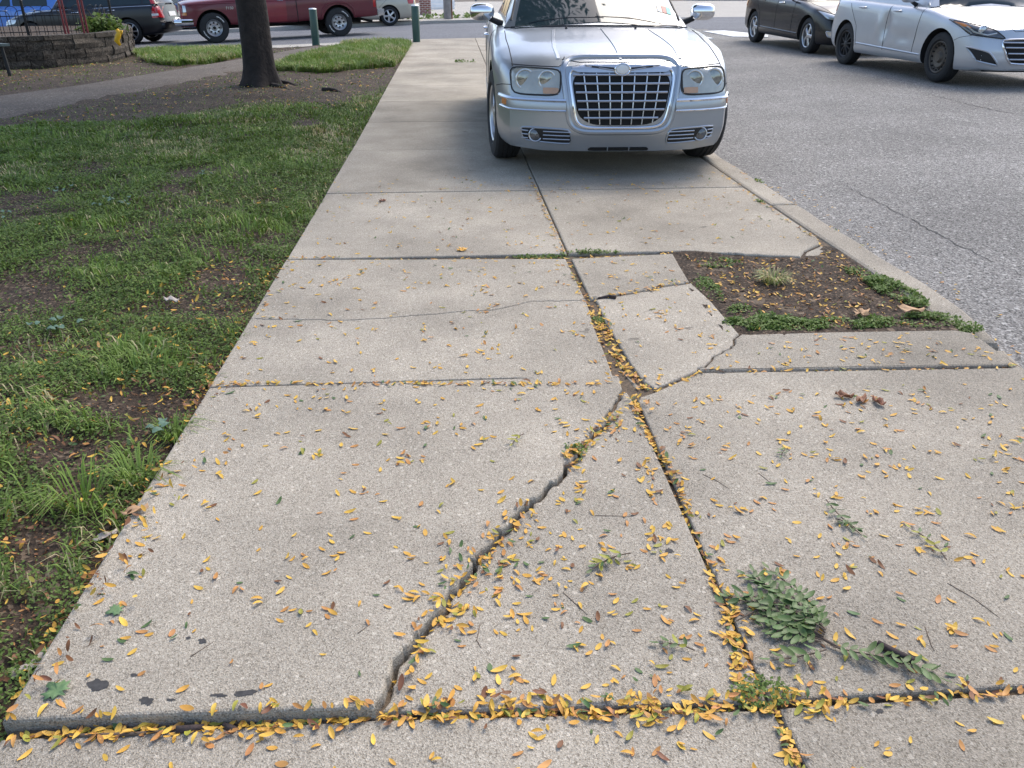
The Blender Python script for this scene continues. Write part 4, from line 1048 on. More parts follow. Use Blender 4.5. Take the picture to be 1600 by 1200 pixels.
# --- dark station wagon at the kerb of the cross street
wg = small_car('dark_station_wagon', 'dark navy station wagon with red tail light behind the stone planter', 'navy_paint', L=4.72, W=1.80, wb=2.76, fo=0.93, R=0.335, hood=0.93, belt=0.98, roof=1.50, wheel='seven', rear='wagon', front=0.72, rim=0.235)
q = wg
for sd in (-1, 1):
    q.line('side%d' % sd, [(0.8, 0.90), (2.0, 0.955), (4.5, 0.985)], 'chrome_strip', 'chrome', r=0.010, off=0.0, n=30)
    hl = q.patch('front', sq([(0.50, 0.60), (0.80, 0.62), (0.83, 0.76), (0.50, 0.73)], sd), 'headlight', 'lamp_clear', off=0.012, rnd=0.12, nx=8, ny=6)
    q.patch('side%d' % sd, [(0.20, 0.62), (0.50, 0.64), (0.62, 0.76), (0.22, 0.73)], 'headlight_side', 'lamp_clear', off=0.010, rnd=0.15, nx=6, ny=5)
    q.patch('rear', sq([(0.58, 0.66), (0.82, 0.68), (0.80, 0.98), (0.66, 0.98)], sd), 'tail_light', 'red_lens', off=0.010, nx=6, ny=8)
    q.patch('side%d' % sd, [(4.40, 0.66), (4.62, 0.68), (4.63, 0.97), (4.45, 0.97)], 'tail_light_side', 'red_lens', off=0.010, nx=4, ny=6)
    q.patch('side%d' % sd, [(4.41, 0.72), (4.62, 0.73), (4.62, 0.78), (4.41, 0.78)], 'reversing_light', 'white_plate', off=0.014, rnd=0.02, nx=4, ny=2)
    q.patch('side%d' % sd, [(4.42, 1.03), (4.52, 1.03), (4.36, 1.36), (4.30, 1.36)], 'tail_light_column', 'red_lens', off=0.010, rnd=0.02, nx=3, ny=6, bvh=q.gbvh)
bq = q.patch('rear', [(-0.80, 0.36), (0.80, 0.36), (0.80, 0.56), (-0.80, 0.56)], 'rear_bumper', 'navy_paint', off=0.09, rnd=0.1, nx=14, ny=5, thick=0.14)
q.patch('rear', [(-0.26, 0.70), (0.26, 0.70), (0.26, 0.82), (-0.26, 0.82)], 'number_plate', 'white_plate', off=0.012, rnd=0.02, nx=4, ny=2)
pr = xp(209, 69.5); t_ = proj(*pr)[2]; print('wagon t', t_); put(wg, street_pt(209 - 2.76 * 1260 / t_, t_), pr, 1)

# --- maroon pickup truck
pk = dict(L=5.4, W=1.98, R=0.385, fa=0.82, ra=4.25, paint='maroon_paint', wheel='truck', rim=0.215, tw=0.25, fsweep=0.07, flean=0.03, rsweep=0.02, rlean=0.0, arch=0.075, fz=0.6, tuck=0.0,
    st=[(0, 0.94, 0.42, 0.98, 1.04), (0.15, 0.975, 0.42, 1.02, 1.08), (0.92, 0.985, 0.44, 1.07, 1.13), (1.6, 0.99, 0.42, 1.10, 1.15), (2.9, 0.99, 0.42, 1.12, 1.15), (3.3, 0.99, 0.44, 1.16, 1.18), (5.2, 0.99, 0.48, 1.17, 1.19), (5.4, 0.975, 0.50, 1.16, 1.18)],
    gh=dict(path=[(1.45, 1.10), (1.98, 1.74), (2.95, 1.75), (3.12, 1.14)], wb=0.90, wr=0.70, bow=0.1, pillar=0.06, windows=[[(1.86, 1.17), (2.86, 1.17), (2.80, 1.66), (2.12, 1.66)]]))
q = Car('maroon_pickup_truck', pk, 'maroon pickup truck with white-lettered tyres on the cross street', 'pickup truck')
for sd in (-1, 1):
    q.doorlines([(1.62, 0.45), (1.60, 1.08)]); 
    dr = q.patch('side%d' % sd, [(1.66, 0.47), (2.80, 0.47), (2.82, 1.10), (1.66, 1.08)], 'door', 'red_door_paint', off=0.006, rnd=0.03, nx=10, ny=8, thick=0.01)
    q.line('side%d' % sd, [(3.10, 0.45), (3.10, 1.14)], 'bed_gap', 'shut_line', r=0.014, off=-0.004, n=14)
    q.line('side%d' % sd, [(0.2, 0.98), (5.3, 1.02)], 'side_crease', 'maroon_paint', r=0.02, off=-0.008, n=40)
    q.line('side%d' % sd, [(3.78, 0.55), (3.82, 0.74), (3.98, 0.87), (4.25, 0.91), (4.52, 0.87), (4.68, 0.74), (4.72, 0.55)], 'arch_lip', 'maroon_paint', r=0.03, off=-0.004, n=30)
    q.patch('side%d' % sd, [(0.03, 0.80), (0.17, 0.80), (0.17, 0.96), (0.03, 0.97)], 'headlight', 'lamp_clear', off=0.012, rnd=0.05, nx=4, ny=4)
    q.patch('side%d' % sd, [(0.03, 0.72), (0.17, 0.72), (0.17, 0.79), (0.03, 0.79)], 'indicator', 'amber', off=0.012, rnd=0.05, nx=4, ny=3)
    q.patch('side%d' % sd, [(5.28, 0.74), (5.385, 0.74), (5.385, 1.06), (5.28, 1.06)], 'tail_light', 'red_lens', off=0.012, rnd=0.05, nx=3, ny=5)
    h_, n_ = q.hit('side%d' % sd, 1.3, 0.87)
    tx = bpy.data.curves.new('lettering', 'FONT'); tx.body = 'F150'; tx.size = 0.10; tx.extrude = 0.004; tx.align_x = 'CENTER'
    tmp = link(bpy.data.objects.new('tmp', tx)); tx.materials.append(MATS['satin_silver'])
    lm = bpy.data.meshes.new_from_object(tmp.evaluated_get(bpy.context.evaluated_depsgraph_get())); bpy.data.objects.remove(tmp, do_unlink=True)
    to = link(bpy.data.objects.new('lettering', lm)); to.parent = q.root
    to.location = (h_.x + n_.x * 0.004, 1.3 - q.L / 2, 0.83); to.rotation_euler = (math.pi / 2, 0, sd * math.pi / 2)
    q.handle(2.66, 1.0)
fb = MB(); fb.tube([(-1.0, 0.30, 0.55), (-0.99, 0.02, 0.55), (-0.9, -0.10, 0.55), (0, -0.13, 0.55), (0.9, -0.10, 0.55), (0.99, 0.02, 0.55), (1.0, 0.30, 0.55)], 0.085, 10); q.mk(fb, 'front_bumper', 'chrome')
rb = MB()
for x0_, x1_ in ((-0.97, 0.97),): rb.box((0, 5.50, 0.60), (1.9, 0.20, 0.17)); rb.box((0, 5.44, 0.55), (1.6, 0.16, 0.12))
q.mk(rb, 'rear_bumper', 'chrome', smooth=False)
ub = MB(); ub.box((0, 2.7, 0.40), (0.9, 4.6, 0.12)); ub.tube([(0.6, 4.9, 0.45), (0.6, 5.3, 0.35)], 0.035, 8); q.mk(ub, 'chassis', 'under', smooth=False)
q.mirror(1.08, 1.85, 1.28, 'black_plastic', (0.09, 0.06, 0.09))
pf, pr = xp(342, 64), xp(529, 57.5); print('pickup', proj(*pf)[2], proj(*pr)[2], math.dist(pf, pr)); pf = street_pt(342, 22.3); pr = street_pt(529, 23.4); print(pf, pr, proj(*pf), proj(*pr)); put(q, pf, pr, 1)

# --- beige sedan on the far side of the cross street
q = small_car('beige_sedan', 'beige sedan parked across the street beside the brick pier', 'beige_paint', L=4.7, W=1.8, wb=2.72, fo=0.93, R=0.33, wheel='five', rear='sedan', belt=0.94, roof=1.45, rim=0.22)
for sd in (-1, 1): q.patch('side%d' % sd, [(4.35, 0.72), (4.55, 0.72), (4.56, 0.90), (4.30, 0.92)], 'tail_light', 'red_lens', off=0.008, nx=4, ny=4)
pr = street_pt(610, 29.5); print('beige', proj(*pr))
put(q, (pr[0] - 2.70, pr[1] - 0.42, pr[2] - 0.03), pr, 1)

# --- slate blue car and bright blue car parked along the far kerb
def far_car(name, label, paint, ufront, urear, v, t0, wheel='five', **kw):
    q = small_car(name, label, paint, wheel=wheel, **kw); a = street_pt(ufront, t0); b = street_pt(urear, t0)
    d = Vector((b[0] - a[0], b[1] - a[1])).normalized(); wb_ = q.c['ra'] - q.c['fa']
    put(q, a, (a[0] + d.x * wb_, a[1] + d.y * wb_, a[2]), 1); return q
far_car('slate_blue_car', 'slate blue car across the street between the wagon and the pickup', 'slate_blue_paint', 262, 360, 46, 29.5, rear='hatch', L=4.6, wb=2.75, fo=0.92, R=0.34, belt=1.02, roof=1.65, hood=0.98)
q = far_car('bright_blue_hatchback', 'bright blue hatchback beyond the iron fence and dark wagon', 'blue_paint', -30, 80, 52, 29.5, rear='hatch', L=4.2, wb=2.6, fo=0.85, R=0.32, belt=0.93, roof=1.50, hood=0.88)

# ================================================================== BEHIND THE LAWN
# bollards
def bollard(u, v, label):
    x, y = gp(u, v); z = float(G(x, y)) - 0.01
    r = empty('bollard', (x, y, z)); tag(r, label, 'bollard', 'green bollards at the cross street')
    m = MB(); m.lathe([(0, 0.001), (0, 0.088), (0.76, 0.088), (0.775, 0.085)], 'z', 28); mesh_obj('post', m.v, m.f, 'bollard_green', r, True, 40)
    m = MB(); m.lathe([(0.772, 0.091), (0.785, 0.09), (0.798, 0.075), (0.804, 0.001)], 'z', 28); mesh_obj('cap', m.v, m.f, 'satin_silver', r, True, 40)
bollard(494, 71.5, 'dark green bollard standing beside the asphalt path')
bollard(651, 65.5, 'dark green bollard at the edge of the sidewalk by the tall grass')

# planter wall of stacked split blocks
wl = resample([gp(*p) for p in [(-330, 124), (-150, 114), (0, 109), (80, 105), (140, 100), (180, 95), (203, 88), (211, 81), (208, 74), (196, 68), (170, 64)]], 160)
wall = empty('planter_wall', (float(wl[70][0]), float(wl[70][1]), float(G(*wl[70])))); tag(wall, 'low curved planter wall of shade-darkened split stone blocks', 'planter wall')
wloc = Vector(wall.location)
dseg = np.concatenate([[0], np.cumsum(np.linalg.norm(np.diff(wl, axis=0), axis=1))])
def wpt(d): return np.array([np.interp(d, dseg, wl[:, 0]), np.interp(d, dseg, wl[:, 1])])
rw = random.Random(4)
for cs in range(4):
    d = -0.2 * (cs % 2); hgt = 0.155 if cs < 3 else 0.075; z0 = cs * 0.158
    while d < dseg[-1] - 0.1:
        ln = 0.42 if cs < 3 else 0.55; a, b = wpt(max(0, d)), wpt(min(dseg[-1], d + ln - 0.012)); t = b - a; L_ = np.linalg.norm(t)
        if L_ > 0.1:
            t /= L_; nrm = np.array([t[1], -t[0]]); proud = rw.uniform(-0.015, 0.02) + (0.03 if cs == 3 else 0)
            V = []
            for (al, dep, zz) in [(a_, d_, z_) for z_ in (0, hgt * 0.5, hgt) for d_ in (0, 1) for a_ in (0, 0.33, 0.66, 1)]:
                p = a + t * L_ * al
                off = (proud + (rw.uniform(0.0, 0.03) if zz == hgt * 0.5 and cs < 3 else 0)) if dep == 0 else -0.24
                p = p + nrm * off
                V.append((p[0] - wloc.x, p[1] - wloc.y, float(G(p[0], p[1])) - wloc.z + z0 + zz - 0.04))
            Fc = []
            ix = lambda l, dp, q: l * 8 + dp * 4 + q
            for l in range(2):
                for q in range(3):
                    Fc.append((ix(l, 0, q), ix(l, 0, q + 1), ix(l + 1, 0, q + 1), ix(l + 1, 0, q))); Fc.append((ix(l, 1, q + 1), ix(l, 1, q), ix(l + 1, 1, q), ix(l + 1, 1, q + 1)))
                Fc.append((ix(l, 1, 0), ix(l, 0, 0), ix(l + 1, 0, 0), ix(l + 1, 1, 0))); Fc.append((ix(l, 0, 3), ix(l, 1, 3), ix(l + 1, 1, 3), ix(l + 1, 0, 3)))
            for q in range(3): Fc.append((ix(2, 0, q), ix(2, 0, q + 1), ix(2, 1, q + 1), ix(2, 1, q))); Fc.append((ix(0, 0, q + 1), ix(0, 0, q), ix(0, 1, q), ix(0, 1, q + 1)))
            mesh_obj('block' if cs < 3 else 'cap_stone', V, Fc, 'wall_stone', wall)
        d += ln
WTOP = 0.50
# planter soil
cen = wl.mean(0) + np.array([-1.5, 2.0])
pin = [tuple(wl[k] + (cen - wl[k]) / np.linalg.norm(cen - wl[k]) * 0.2) for k in range(0, 160, 6)]
V = [(x, y, float(G(x, y)) + WTOP - 0.06) for x, y in pin] + [(cen[0] - 6, cen[1] + 0.5, float(G(*cen)) + WTOP)]
tag(mesh_obj('planter_soil', V, [tuple(range(len(V)))], 'soil'), kind='structure')
# hooped iron fence standing in the planter
fl = resample([gp(*p) for p in [(-330, 108), (-150, 101), (0, 97), (100, 93), (160, 89), (186, 84)]], 200)
fd = np.concatenate([[0], np.cumsum(np.linalg.norm(np.diff(fl, axis=0), axis=1))])
fp = lambda d: (float(np.interp(d, fd, fl[:, 0])), float(np.interp(d, fd, fl[:, 1])))
fz = lambda d: float(G(*fp(d))) + WTOP - 0.05
fence = empty('iron_fence', (*fp(fd[-1] * 0.6), fz(fd[-1] * 0.6))); tag(fence, 'black hooped iron fence standing on the stone planter wall', 'fence'); fo = Vector(fence.location)
def fpt(d, h): p = fp(d); return (p[0] - fo.x, p[1] - fo.y, fz(d) + h - fo.z)
for h in (0.07, 0.36):
    m = MB(); m.tube([fpt(d, h) for d in np.linspace(0, fd[-1], 40)], 0.009, 6); m.build('rail', 'iron', fence)
nb = int(fd[-1] / 0.15)
for k in range(nb - 2):
    d0 = k * 0.15; hh = 0.52 if k % 2 else 0.44; d1 = d0 + 0.2
    if d1 > fd[-1]: break
    m = MB(); m.tube([fpt(d0, 0.0), fpt(d0, hh - 0.07)] + [fpt((d0 + d1) / 2 - 0.1 * math.cos(t), hh - 0.07 + 0.085 * math.sin(t)) for t in np.linspace(0.3, 2.85, 6)] + [fpt(d1, hh - 0.07), fpt(d1, 0.0)], 0.0065, 5); m.build('hoop', 'iron', fence)
for d in (fd[-1] - 0.01, fd[-1] * 0.62, fd[-1] * 0.24):
    m = MB(); p = fpt(d, 0); m.tube([p, (p[0], p[1], p[2] + 0.62)], 0.028, 8); m.tube([(p[0], p[1], p[2] + 0.62), (p[0], p[1], p[2] + 0.65)], [0.036, 0.02], 8); m.build('fence_post', 'iron', fence)
# red steel posts of the arch, in two pairs
def red_post(u, v, label):
    x, y = gp(u, v, None, WTOP * 0.9); z = float(G(x, y)) + WTOP - 0.06
    m = MB(); m.tube([(0, 0, 0), (0, 0, 2.6)], 0.019, 12); m.tube([(0, 0, 0), (0, 0, 0.02)], 0.045, 12)
    o = m.build('red_post', 'red_steel', None, True, 40); o.location = (x, y, z); tag(o, label, 'post', 'red steel posts in the planter')
for u, v, lb in ((103, 55, 'dark red steel post of the pair farther from the shrub, outer one'), (108, 56, 'dark red steel post of the pair farther from the shrub, inner one'),
                 (133, 57.5, 'dark red steel post of the pair nearer the shrub, inner one'), (138.5, 57, 'dark red steel post touching the planter shrub')): red_post(u, v, lb)
# yellow ribbon tied to the fence post
p = fp(fd[-1] - 0.01); m = MB()
m.tube([(0.0, -0.05, 0.10), (0.03, -0.055, 0.06), (0.0, -0.06, 0.0), (-0.03, -0.06, -0.06), (0.01, -0.065, -0.13)], [0.03, 0.04, 0.045, 0.04, 0.02], 8); m.tube([(0.0, -0.045, 0.08), (0.07, -0.05, 0.07), (0.06, -0.05, 0.03)], [0.02, 0.03, 0.012], 6)
o = m.build('yellow_ribbon', 'yellow_tape', None, True); rx_, ry_ = gp(187, 60, None, WTOP); o.location = (rx_, ry_, float(G(rx_, ry_)) + WTOP + 0.03); tag(o, 'yellow ribbon draped on the wall top below the iron fence end post', 'ribbon')
# park bench at the path
bx, by = gp(-62, 124); bz = float(G(bx, by)); be_ = empty('park_bench', (bx, by, bz), math.radians(58)); tag(be_, 'weathered grey-green park bench beside the asphalt path', 'bench')
for k in range(4): MB().box((0, -0.18 + k * 0.12, 0.45), (1.5, 0.10, 0.035)).build('seat_slat', 'bench_paint', be_)
for k in range(3): MB().box((0, 0.27 + 0.03 * k, 0.56 + 0.13 * k), (1.5, 0.03, 0.10)).build('back_slat', 'bench_paint', be_)
for sx in (-0.65, 0.65):
    for yy, lean in ((-0.16, 0.04), (0.2, -0.06)): MB().tube([(sx, yy - lean, 0.0), (sx, yy, 0.435)], 0.028, 6).build('leg', 'iron', be_)
    MB().tube([(sx, 0.2, 0.43), (sx, 0.36, 0.92)], 0.022, 6).build('back_support', 'iron', be_)

# beyond the cross street
def far_xy(u, v): return gp(u, v, lambda x, y: float(G(max(min(x, 20), -14), 40)) + 0.05)
x, y = far_xy(665, 23.5); z = float(G(x, 40)) + 0.03
pier = empty('brick_pier', (x, y, z)); tag(pier, 'red brick gate pier across the street beside the beige sedan', 'pier')
mesh_obj('shaft', *(lambda m: (m.v, m.f))(MB().box((0, 0, 0.95), (0.5, 0.5, 1.9))), 'brick_wall', pier)
mesh_obj('cap', *(lambda m: (m.v, m.f))(MB().box((0, 0, 1.95), (0.6, 0.6, 0.1))), 'concrete_far', pier)
m = MB().box((0.55, 0.9, 0.35), (0.55, 1.0, 0.7)); m = MB(); m.box((0, 0, 0.09), (1.4, 1.2, 0.18)); m.box((0, 0.2, 0.27), (1.4, 0.8, 0.18)); m.box((0, 0.4, 0.45), (1.4, 0.4, 0.18))
x2, y2 = far_xy(690, 17); o = m.build('white_steps', 'white_paint'); o.location = (x2, y2 + 0.5, float(G(x2, 40)) + 0.06); tag(o, 'white painted front steps beyond the brick pier', 'steps')
x, y = far_xy(700, 28.5); z = float(G(x, 40)) + 0.03
pole = empty('utility_pole', (x, y, z)); tag(pole, 'grey wooden utility pole standing at the far kerb', 'utility pole')
mesh_obj('shaft', *(lambda m: (m.v, m.f))(MB().lathe([(0, 0.001), (0, 0.165), (9, 0.12), (9, 0.001)], 'z', 20)), 'pole_wood', pole, True, 50)
mesh_obj('rusty_conduit', *(lambda m: (m.v, m.f))(MB().tube([(0.15, -0.07, 0), (0.14, -0.06, 3.0)], 0.035, 8)), 'rust', pole, True, 50)
x, y = far_xy(744, 6); o = MB().lathe([(0, 0.001), (0, 0.11), (0.9, 0.11), (0.93, 0.001)], 'z', 16).build('grey_post', 'pole_wood'); o.location = (x, y, float(G(x, 40)) + 0.06); tag(o, 'short grey post on the far pavement beyond the utility pole', 'post')
# building walls closing the far side (only their feet come into view)
def building(name, label, u0, u1, v, material, h=7.0, dpt=8.0):
    a, b = far_xy(u0, v), far_xy(u1, v); z = float(G(a[0], 40)) + 0.05
    r = empty(name, ((a[0] + b[0]) / 2, (a[1] + b[1]) / 2, z)); tag(r, label, 'building')
    w_ = math.hypot(b[0] - a[0], b[1] - a[1]); r.rotation_euler = (0, 0, math.atan2(b[1] - a[1], b[0] - a[0]))
    MB().box((0, dpt / 2, h / 2), (w_, dpt, h)).build('wall', material, r)
    MB().box((0, -0.06, 0.35), (w_ + 0.02, 0.14, 0.7)).build('plinth', 'concrete_far', r)
    MB().box((0, dpt / 2, h + 0.15), (w_ + 0.5, dpt + 0.5, 0.3)).build('roof', 'black_plastic', r)
    n = max(2, int(w_ / 3))
    for k in range(n):
        for fl_ in range(2):
            xx = -w_ / 2 + (k + 0.5) * w_ / n; f_ = MB().box((xx, -0.02, 2.0 + 2.9 * fl_), (1.1, 0.08, 1.6)).build('window', 'white_paint', r)
            MB().box((xx, -0.065, 2.0 + 2.9 * fl_), (0.95, 0.02, 1.45)).build('pane', 'glass', f_)
building('stucco_building', 'beige stucco building across the street behind the black sedan', 1090, 1300, 2.0, 'stucco')
building('brick_rowhouse', 'red brick row house across the street behind the parked cars', -200, 610, 9.0, 'brick_wall')
# brown brick paving on the far corner
def flat_px(name, px, material, dz, zf=None):
    pts = [far_xy(u, v) for u, v in px]; V = [(x, y, float(G(max(min(x, 20), -14), 40)) + dz) for x, y in pts]
    o = mesh_obj(name, V, [tuple(range(len(V)))], material); tag(o, kind='structure'); return o

# ================================================================== TREES
def make_tree(name, label, x, y, r0, h_fork, crown_c, crown_r, nleaf, seed, flare=1.5):
    rr = random.Random(seed); nr = np.random.default_rng(seed); z = float(G(x, y)) - 0.05
    root = empty(name, (x, y, z)); tag(root, label, 'tree')
    # trunk with buttressed foot
    n = 28; V = []; hs = [0, 0.06, 0.14, 0.28, 0.5, 0.9, 1.4, 2.0, 2.7, h_fork]
    for h in hs:
        fl_ = 1 + (flare - 1) * math.exp(-h / 0.16)
        for k in range(n):
            t = 2 * math.pi * k / n; lob = 1 + (0.20 * math.exp(-h / 0.2)) * math.cos(5 * t + 0.7) + 0.06 * math.sin(3 * t + h * 1.4) + 0.05 * noise.noise(Vector((math.cos(t) * 3, math.sin(t) * 3, h * 2)))
            r = r0 * fl_ * lob * (1 - 0.07 * h / h_fork); V.append((r * math.cos(t) - 0.02 * h + 0.03 * math.sin(h * 1.1), r * math.sin(t), h))
    Fc = [(j * n + k, j * n + (k + 1) % n, (j + 1) * n + (k + 1) % n, (j + 1) * n + k) for j in range(len(hs) - 1) for k in range(n)] + [tuple((len(hs) - 1) * n + k for k in range(n))]
    tr = mesh_obj('trunk', V, Fc, 'bark', root, True, 60)
    tips = []
    for k in range(7):
        a = 2 * math.pi * k / 7 + rr.uniform(-.3, .3); ln = rr.uniform(0.55, 0.85)
        e = Vector(crown_c) + Vector((math.cos(a) * crown_r[0] * ln, math.sin(a) * crown_r[1] * ln, rr.uniform(-0.3, 0.5) * crown_r[2])); b = Vector((-0.03 * h_fork * 0 - 0.02 * h_fork, 0, h_fork - 0.2))
        md = b.lerp(e, 0.45) + Vector((rr.uniform(-.4, .4), rr.uniform(-.4, .4), 0.6))
        pts = [b, b.lerp(md, 0.5) + Vector((0, 0, .15)), md, md.lerp(e, 0.5) + Vector((0, 0, .1)), e]
        MB().tube(pts, [r0 * 0.62, r0 * 0.45, r0 * 0.32, r0 * 0.2, 0.02], 8).build('limb', 'bark', root, True)
        tips += pts[2:]
    # crown: clumps of leaf faces
    cl = 150; cc = nr.normal(size=(cl, 3)); cc /= np.linalg.norm(cc, axis=1)[:, None]; cc *= (nr.random((cl, 1)) ** 0.45) * np.array(crown_r); cc += np.array(crown_c)
    per = nleaf // cl; Pc = np.repeat(cc, per, 0) + nr.normal(size=(cl * per, 3)) * np.array([0.55, 0.55, 0.4]); N = len(Pc)
    a = nr.normal(size=(N, 3)); a /= np.linalg.norm(a, axis=1)[:, None]; b = np.cross(a, nr.normal(size=(N, 3))); b /= np.linalg.norm(b, axis=1)[:, None]
    sz = nr.uniform(0.05, 0.11, (N, 1)); V = np.stack([Pc - a * sz * 1.6, Pc + b * sz * 0.6, Pc + a * sz * 1.6, Pc - b * sz * 0.6], 1).reshape(-1, 3)
    i = np.arange(N)[:, None] * 4
    np_mesh('crown', V, [np.concatenate([i, i + 1, i + 2, i + 3], 1)], 'crown_leaves', np.repeat(nr.random(N), 4), root)
    return root
tx_, ty_ = gp(407, 131)
make_tree('shade_tree', 'dark-barked shade tree on bare soil beside the asphalt path', tx_, ty_, 0.205, 3.0, (0.4, -0.3, 8.2), (5.0, 5.2, 3.6), 26000, 5)
# surface roots and bark bits at the foot of the tree
for k, (du, dv, eu, ev) in enumerate(((430, 128, 470, 133), (395, 131, 370, 138), (425, 133, 455, 141), (505, 142, 540, 145))):
    a, b = gp(du, dv), gp(eu, ev); mx_ = ((a[0] + b[0]) / 2, (a[1] + b[1]) / 2 + 0.05)
    P = [(p[0], p[1], float(lawn_h(*p)) + dz) for p, dz in ((a, 0.01), (mx_, 0.012), (b, -0.02))]
    o = MB().tube([P[0], ((P[0][0] + P[1][0]) / 2, (P[0][1] + P[1][1]) / 2 - .02, (P[0][2] + P[1][2]) / 2 + .006), P[1], P[2]], [0.035, 0.032, 0.026, 0.01], 7).build('tree_root', 'bark', None, True)
    tag(o, ['gnarled surface root running out from the trunk foot', 'short surface root on the path side of the trunk', 'bent surface root in the bare soil below the trunk', 'loose root half buried in bare soil away from the trunk'][k], 'root')

# ================================================================== GRASS AND WEEDS
BARE = [(40, 455, 95, 34), (350, 432, 55, 26), (200, 628, 120, 34), (95, 705, 90, 34), (330, 618, 45, 22), (55, 850, 55, 55), (120, 760, 60, 26), (480, 190, 30, 10), (20, 960, 40, 40), (250, 690, 40, 20), (150, 900, 22, 60)]
def region(x, y):
    """returns (bare 0..1, far grass flag) for lawn points, from where they lie on the ground"""
    u, v, d = proj(x, y, G(x, y)); u = np.asarray(u); v = np.asarray(v)
    bare = np.zeros_like(u)
    for (cu, cv, ru, rv) in BARE: bare = np.maximum(bare, 1.25 - ((u - cu) / ru) ** 2 - ((v - cv) / rv) ** 2)
    bare = np.clip(bare, 0, 1)
    lim = np.interp(u, [-200, 0, 250, 330, 430, 520, 600], [230, 208, 186, 176, 172, 178, 150])     # bare ground under the tree and by the path
    bare = np.maximum(bare, np.clip((lim + 14 * (vnoise(x, y, 1.1, 41) - 0.5) * 2 - v) / 10, 0, 1))
    g1 = in_poly(u, v, [(205, 80), (230, 62), (300, 58), (400, 56), (402, 88), (330, 98), (270, 103), (232, 98)]); g2 = in_poly(u, v, [(424, 108), (500, 80), (560, 66), (655, 58), (648, 74), (616, 102), (560, 108), (500, 112)])
    bare = np.where(g1 | g2, 0.0, bare)
    bad = in_poly(u, v, PATH_PX) | in_poly(x, y, [tuple(q) for q in wl[::4]] + [(-30.0, 30.0), (-30.0, 10.0)])
    bare = np.maximum(bare, np.clip((vnoise(x, y, 2.3, 44) - 0.62) * 4, 0, 0.85) * (v > 250))
    return bare, (g1 | g2), bad, u, v
bins = [(0.2, 2.0, 9000), (2.0, 3.5, 8000), (3.5, 5.5, 6000), (5.5, 8.0, 3600), (8.0, 12.0, 1900), (12.0, 20.8, 1000)]
def scatter(mult, seed):
    r = np.random.default_rng(seed); X = []; Y = []; D = []
    for y0, y1, den in bins:
        x0 = -0.55 * y1 - 1.2; area = (y1 - y0) * (XL - x0); n = int(area * den * mult)
        X.append(r.uniform(x0, XL + 0.01, n)); Y.append(r.uniform(y0, y1, n)); D.append(np.full(n, 0.5 * (y0 + y1)))
    return np.concatenate(X), np.concatenate(Y), np.concatenate(D), r
# grass
X, Y, D, r = scatter(0.85, 71)
_n = 60000; Xt = r.uniform(-8, XL, _n * 3); Yt = r.uniform(14, 20.8, _n * 3); X = np.concatenate([X, Xt]); Y = np.concatenate([Y, Yt]); D = np.concatenate([D, np.full(_n * 3, 12.0)])
bare, tall, bad, u, v = region(X, Y); bad[-_n * 3:] |= ~tall[-_n * 3:]
longz = sstep(300, 230, v); n1 = vnoise(X, Y, 2.2, 51); n2 = vnoise(X, Y, 7.0, 52)
prob = (0.10 + 0.9 * longz + 0.75 * np.clip((n1 - 0.5) * 4, 0, 1) * np.clip((n2 - 0.35) * 3, 0, 1)) * (1 - 0.94 * bare)
prob = np.where(tall, 1.0, prob)
edge = np.clip((X - (XL - 0.14)) / 0.14, 0, 1); prob = prob * (1 - 0.6 * edge)
k = (r.random(len(X)) < prob) & ~bad & (Y < xs_near(X) - 1.25)
X, Y, D, tall, n1, bare, v = X[k], Y[k], D[k], tall[k], n1[k], bare[k], v[k]; N = len(X)
Z = lawn_h(X, Y) - 0.004
ln = r.uniform(0.035, 0.095, N) * np.where(v < 300, 0.85, 1.0) * (0.7 + 0.6 * n1); ln = np.where(tall, r.uniform(0.10, 0.22, N), ln); ln *= (1 - 0.5 * bare)
ca = vnoise(X, Y, 3.0, 55) * 12 + r.normal(0, 0.9, N); bend = r.uniform(0.25, 1.15, N)
wd = (0.0016 + 0.00042 * D) * r.uniform(0.7, 1.3, N) * np.where(tall, 0.8, 1.0)
dx, dy = np.cos(ca), np.sin(ca); px_, py_ = -dy * wd, dx * wd
mxx, myy, mzz = X + dx * ln * 0.38 * bend, Y + dy * ln * 0.38 * bend, Z + ln * (0.62 - 0.12 * bend)
txx, tyy, tzz = X + dx * ln * bend * 0.95, Y + dy * ln * bend * 0.95, Z + ln * np.maximum(0.15, 1.0 - 0.62 * bend)
V = np.stack([np.stack([X - px_, Y - py_, Z], -1), np.stack([X + px_, Y + py_, Z], -1), np.stack([mxx + px_ * .8, myy + py_ * .8, mzz], -1), np.stack([mxx - px_ * .8, myy - py_ * .8, mzz], -1), np.stack([txx, tyy, tzz], -1)], 1).reshape(-1, 3)
i = np.arange(N)[:, None] * 5
tn = np.clip(0.30 + 0.35 * (vnoise(X, Y, 1.3, 57) - 0.4) + r.normal(0, 0.13, N) + np.where(tall, 0.12, 0), 0, 0.7)
dry = (r.random(N) < 0.07 + 0.40 * np.clip((vnoise(X, Y, 1.7, 58) - 0.56) * 5, 0, 1)); tn = np.where(dry, r.uniform(0.85, 1.0, N), tn)
tag(np_mesh('lawn_grass', V, [np.concatenate([i, i + 1, i + 2, i + 3], 1), np.concatenate([i + 3, i + 2, i + 4], 1)], 'grass_blades', np.repeat(tn, 5)), 'patchy green lawn grass with dry straw blades left of the sidewalk', 'grass', kind='stuff')
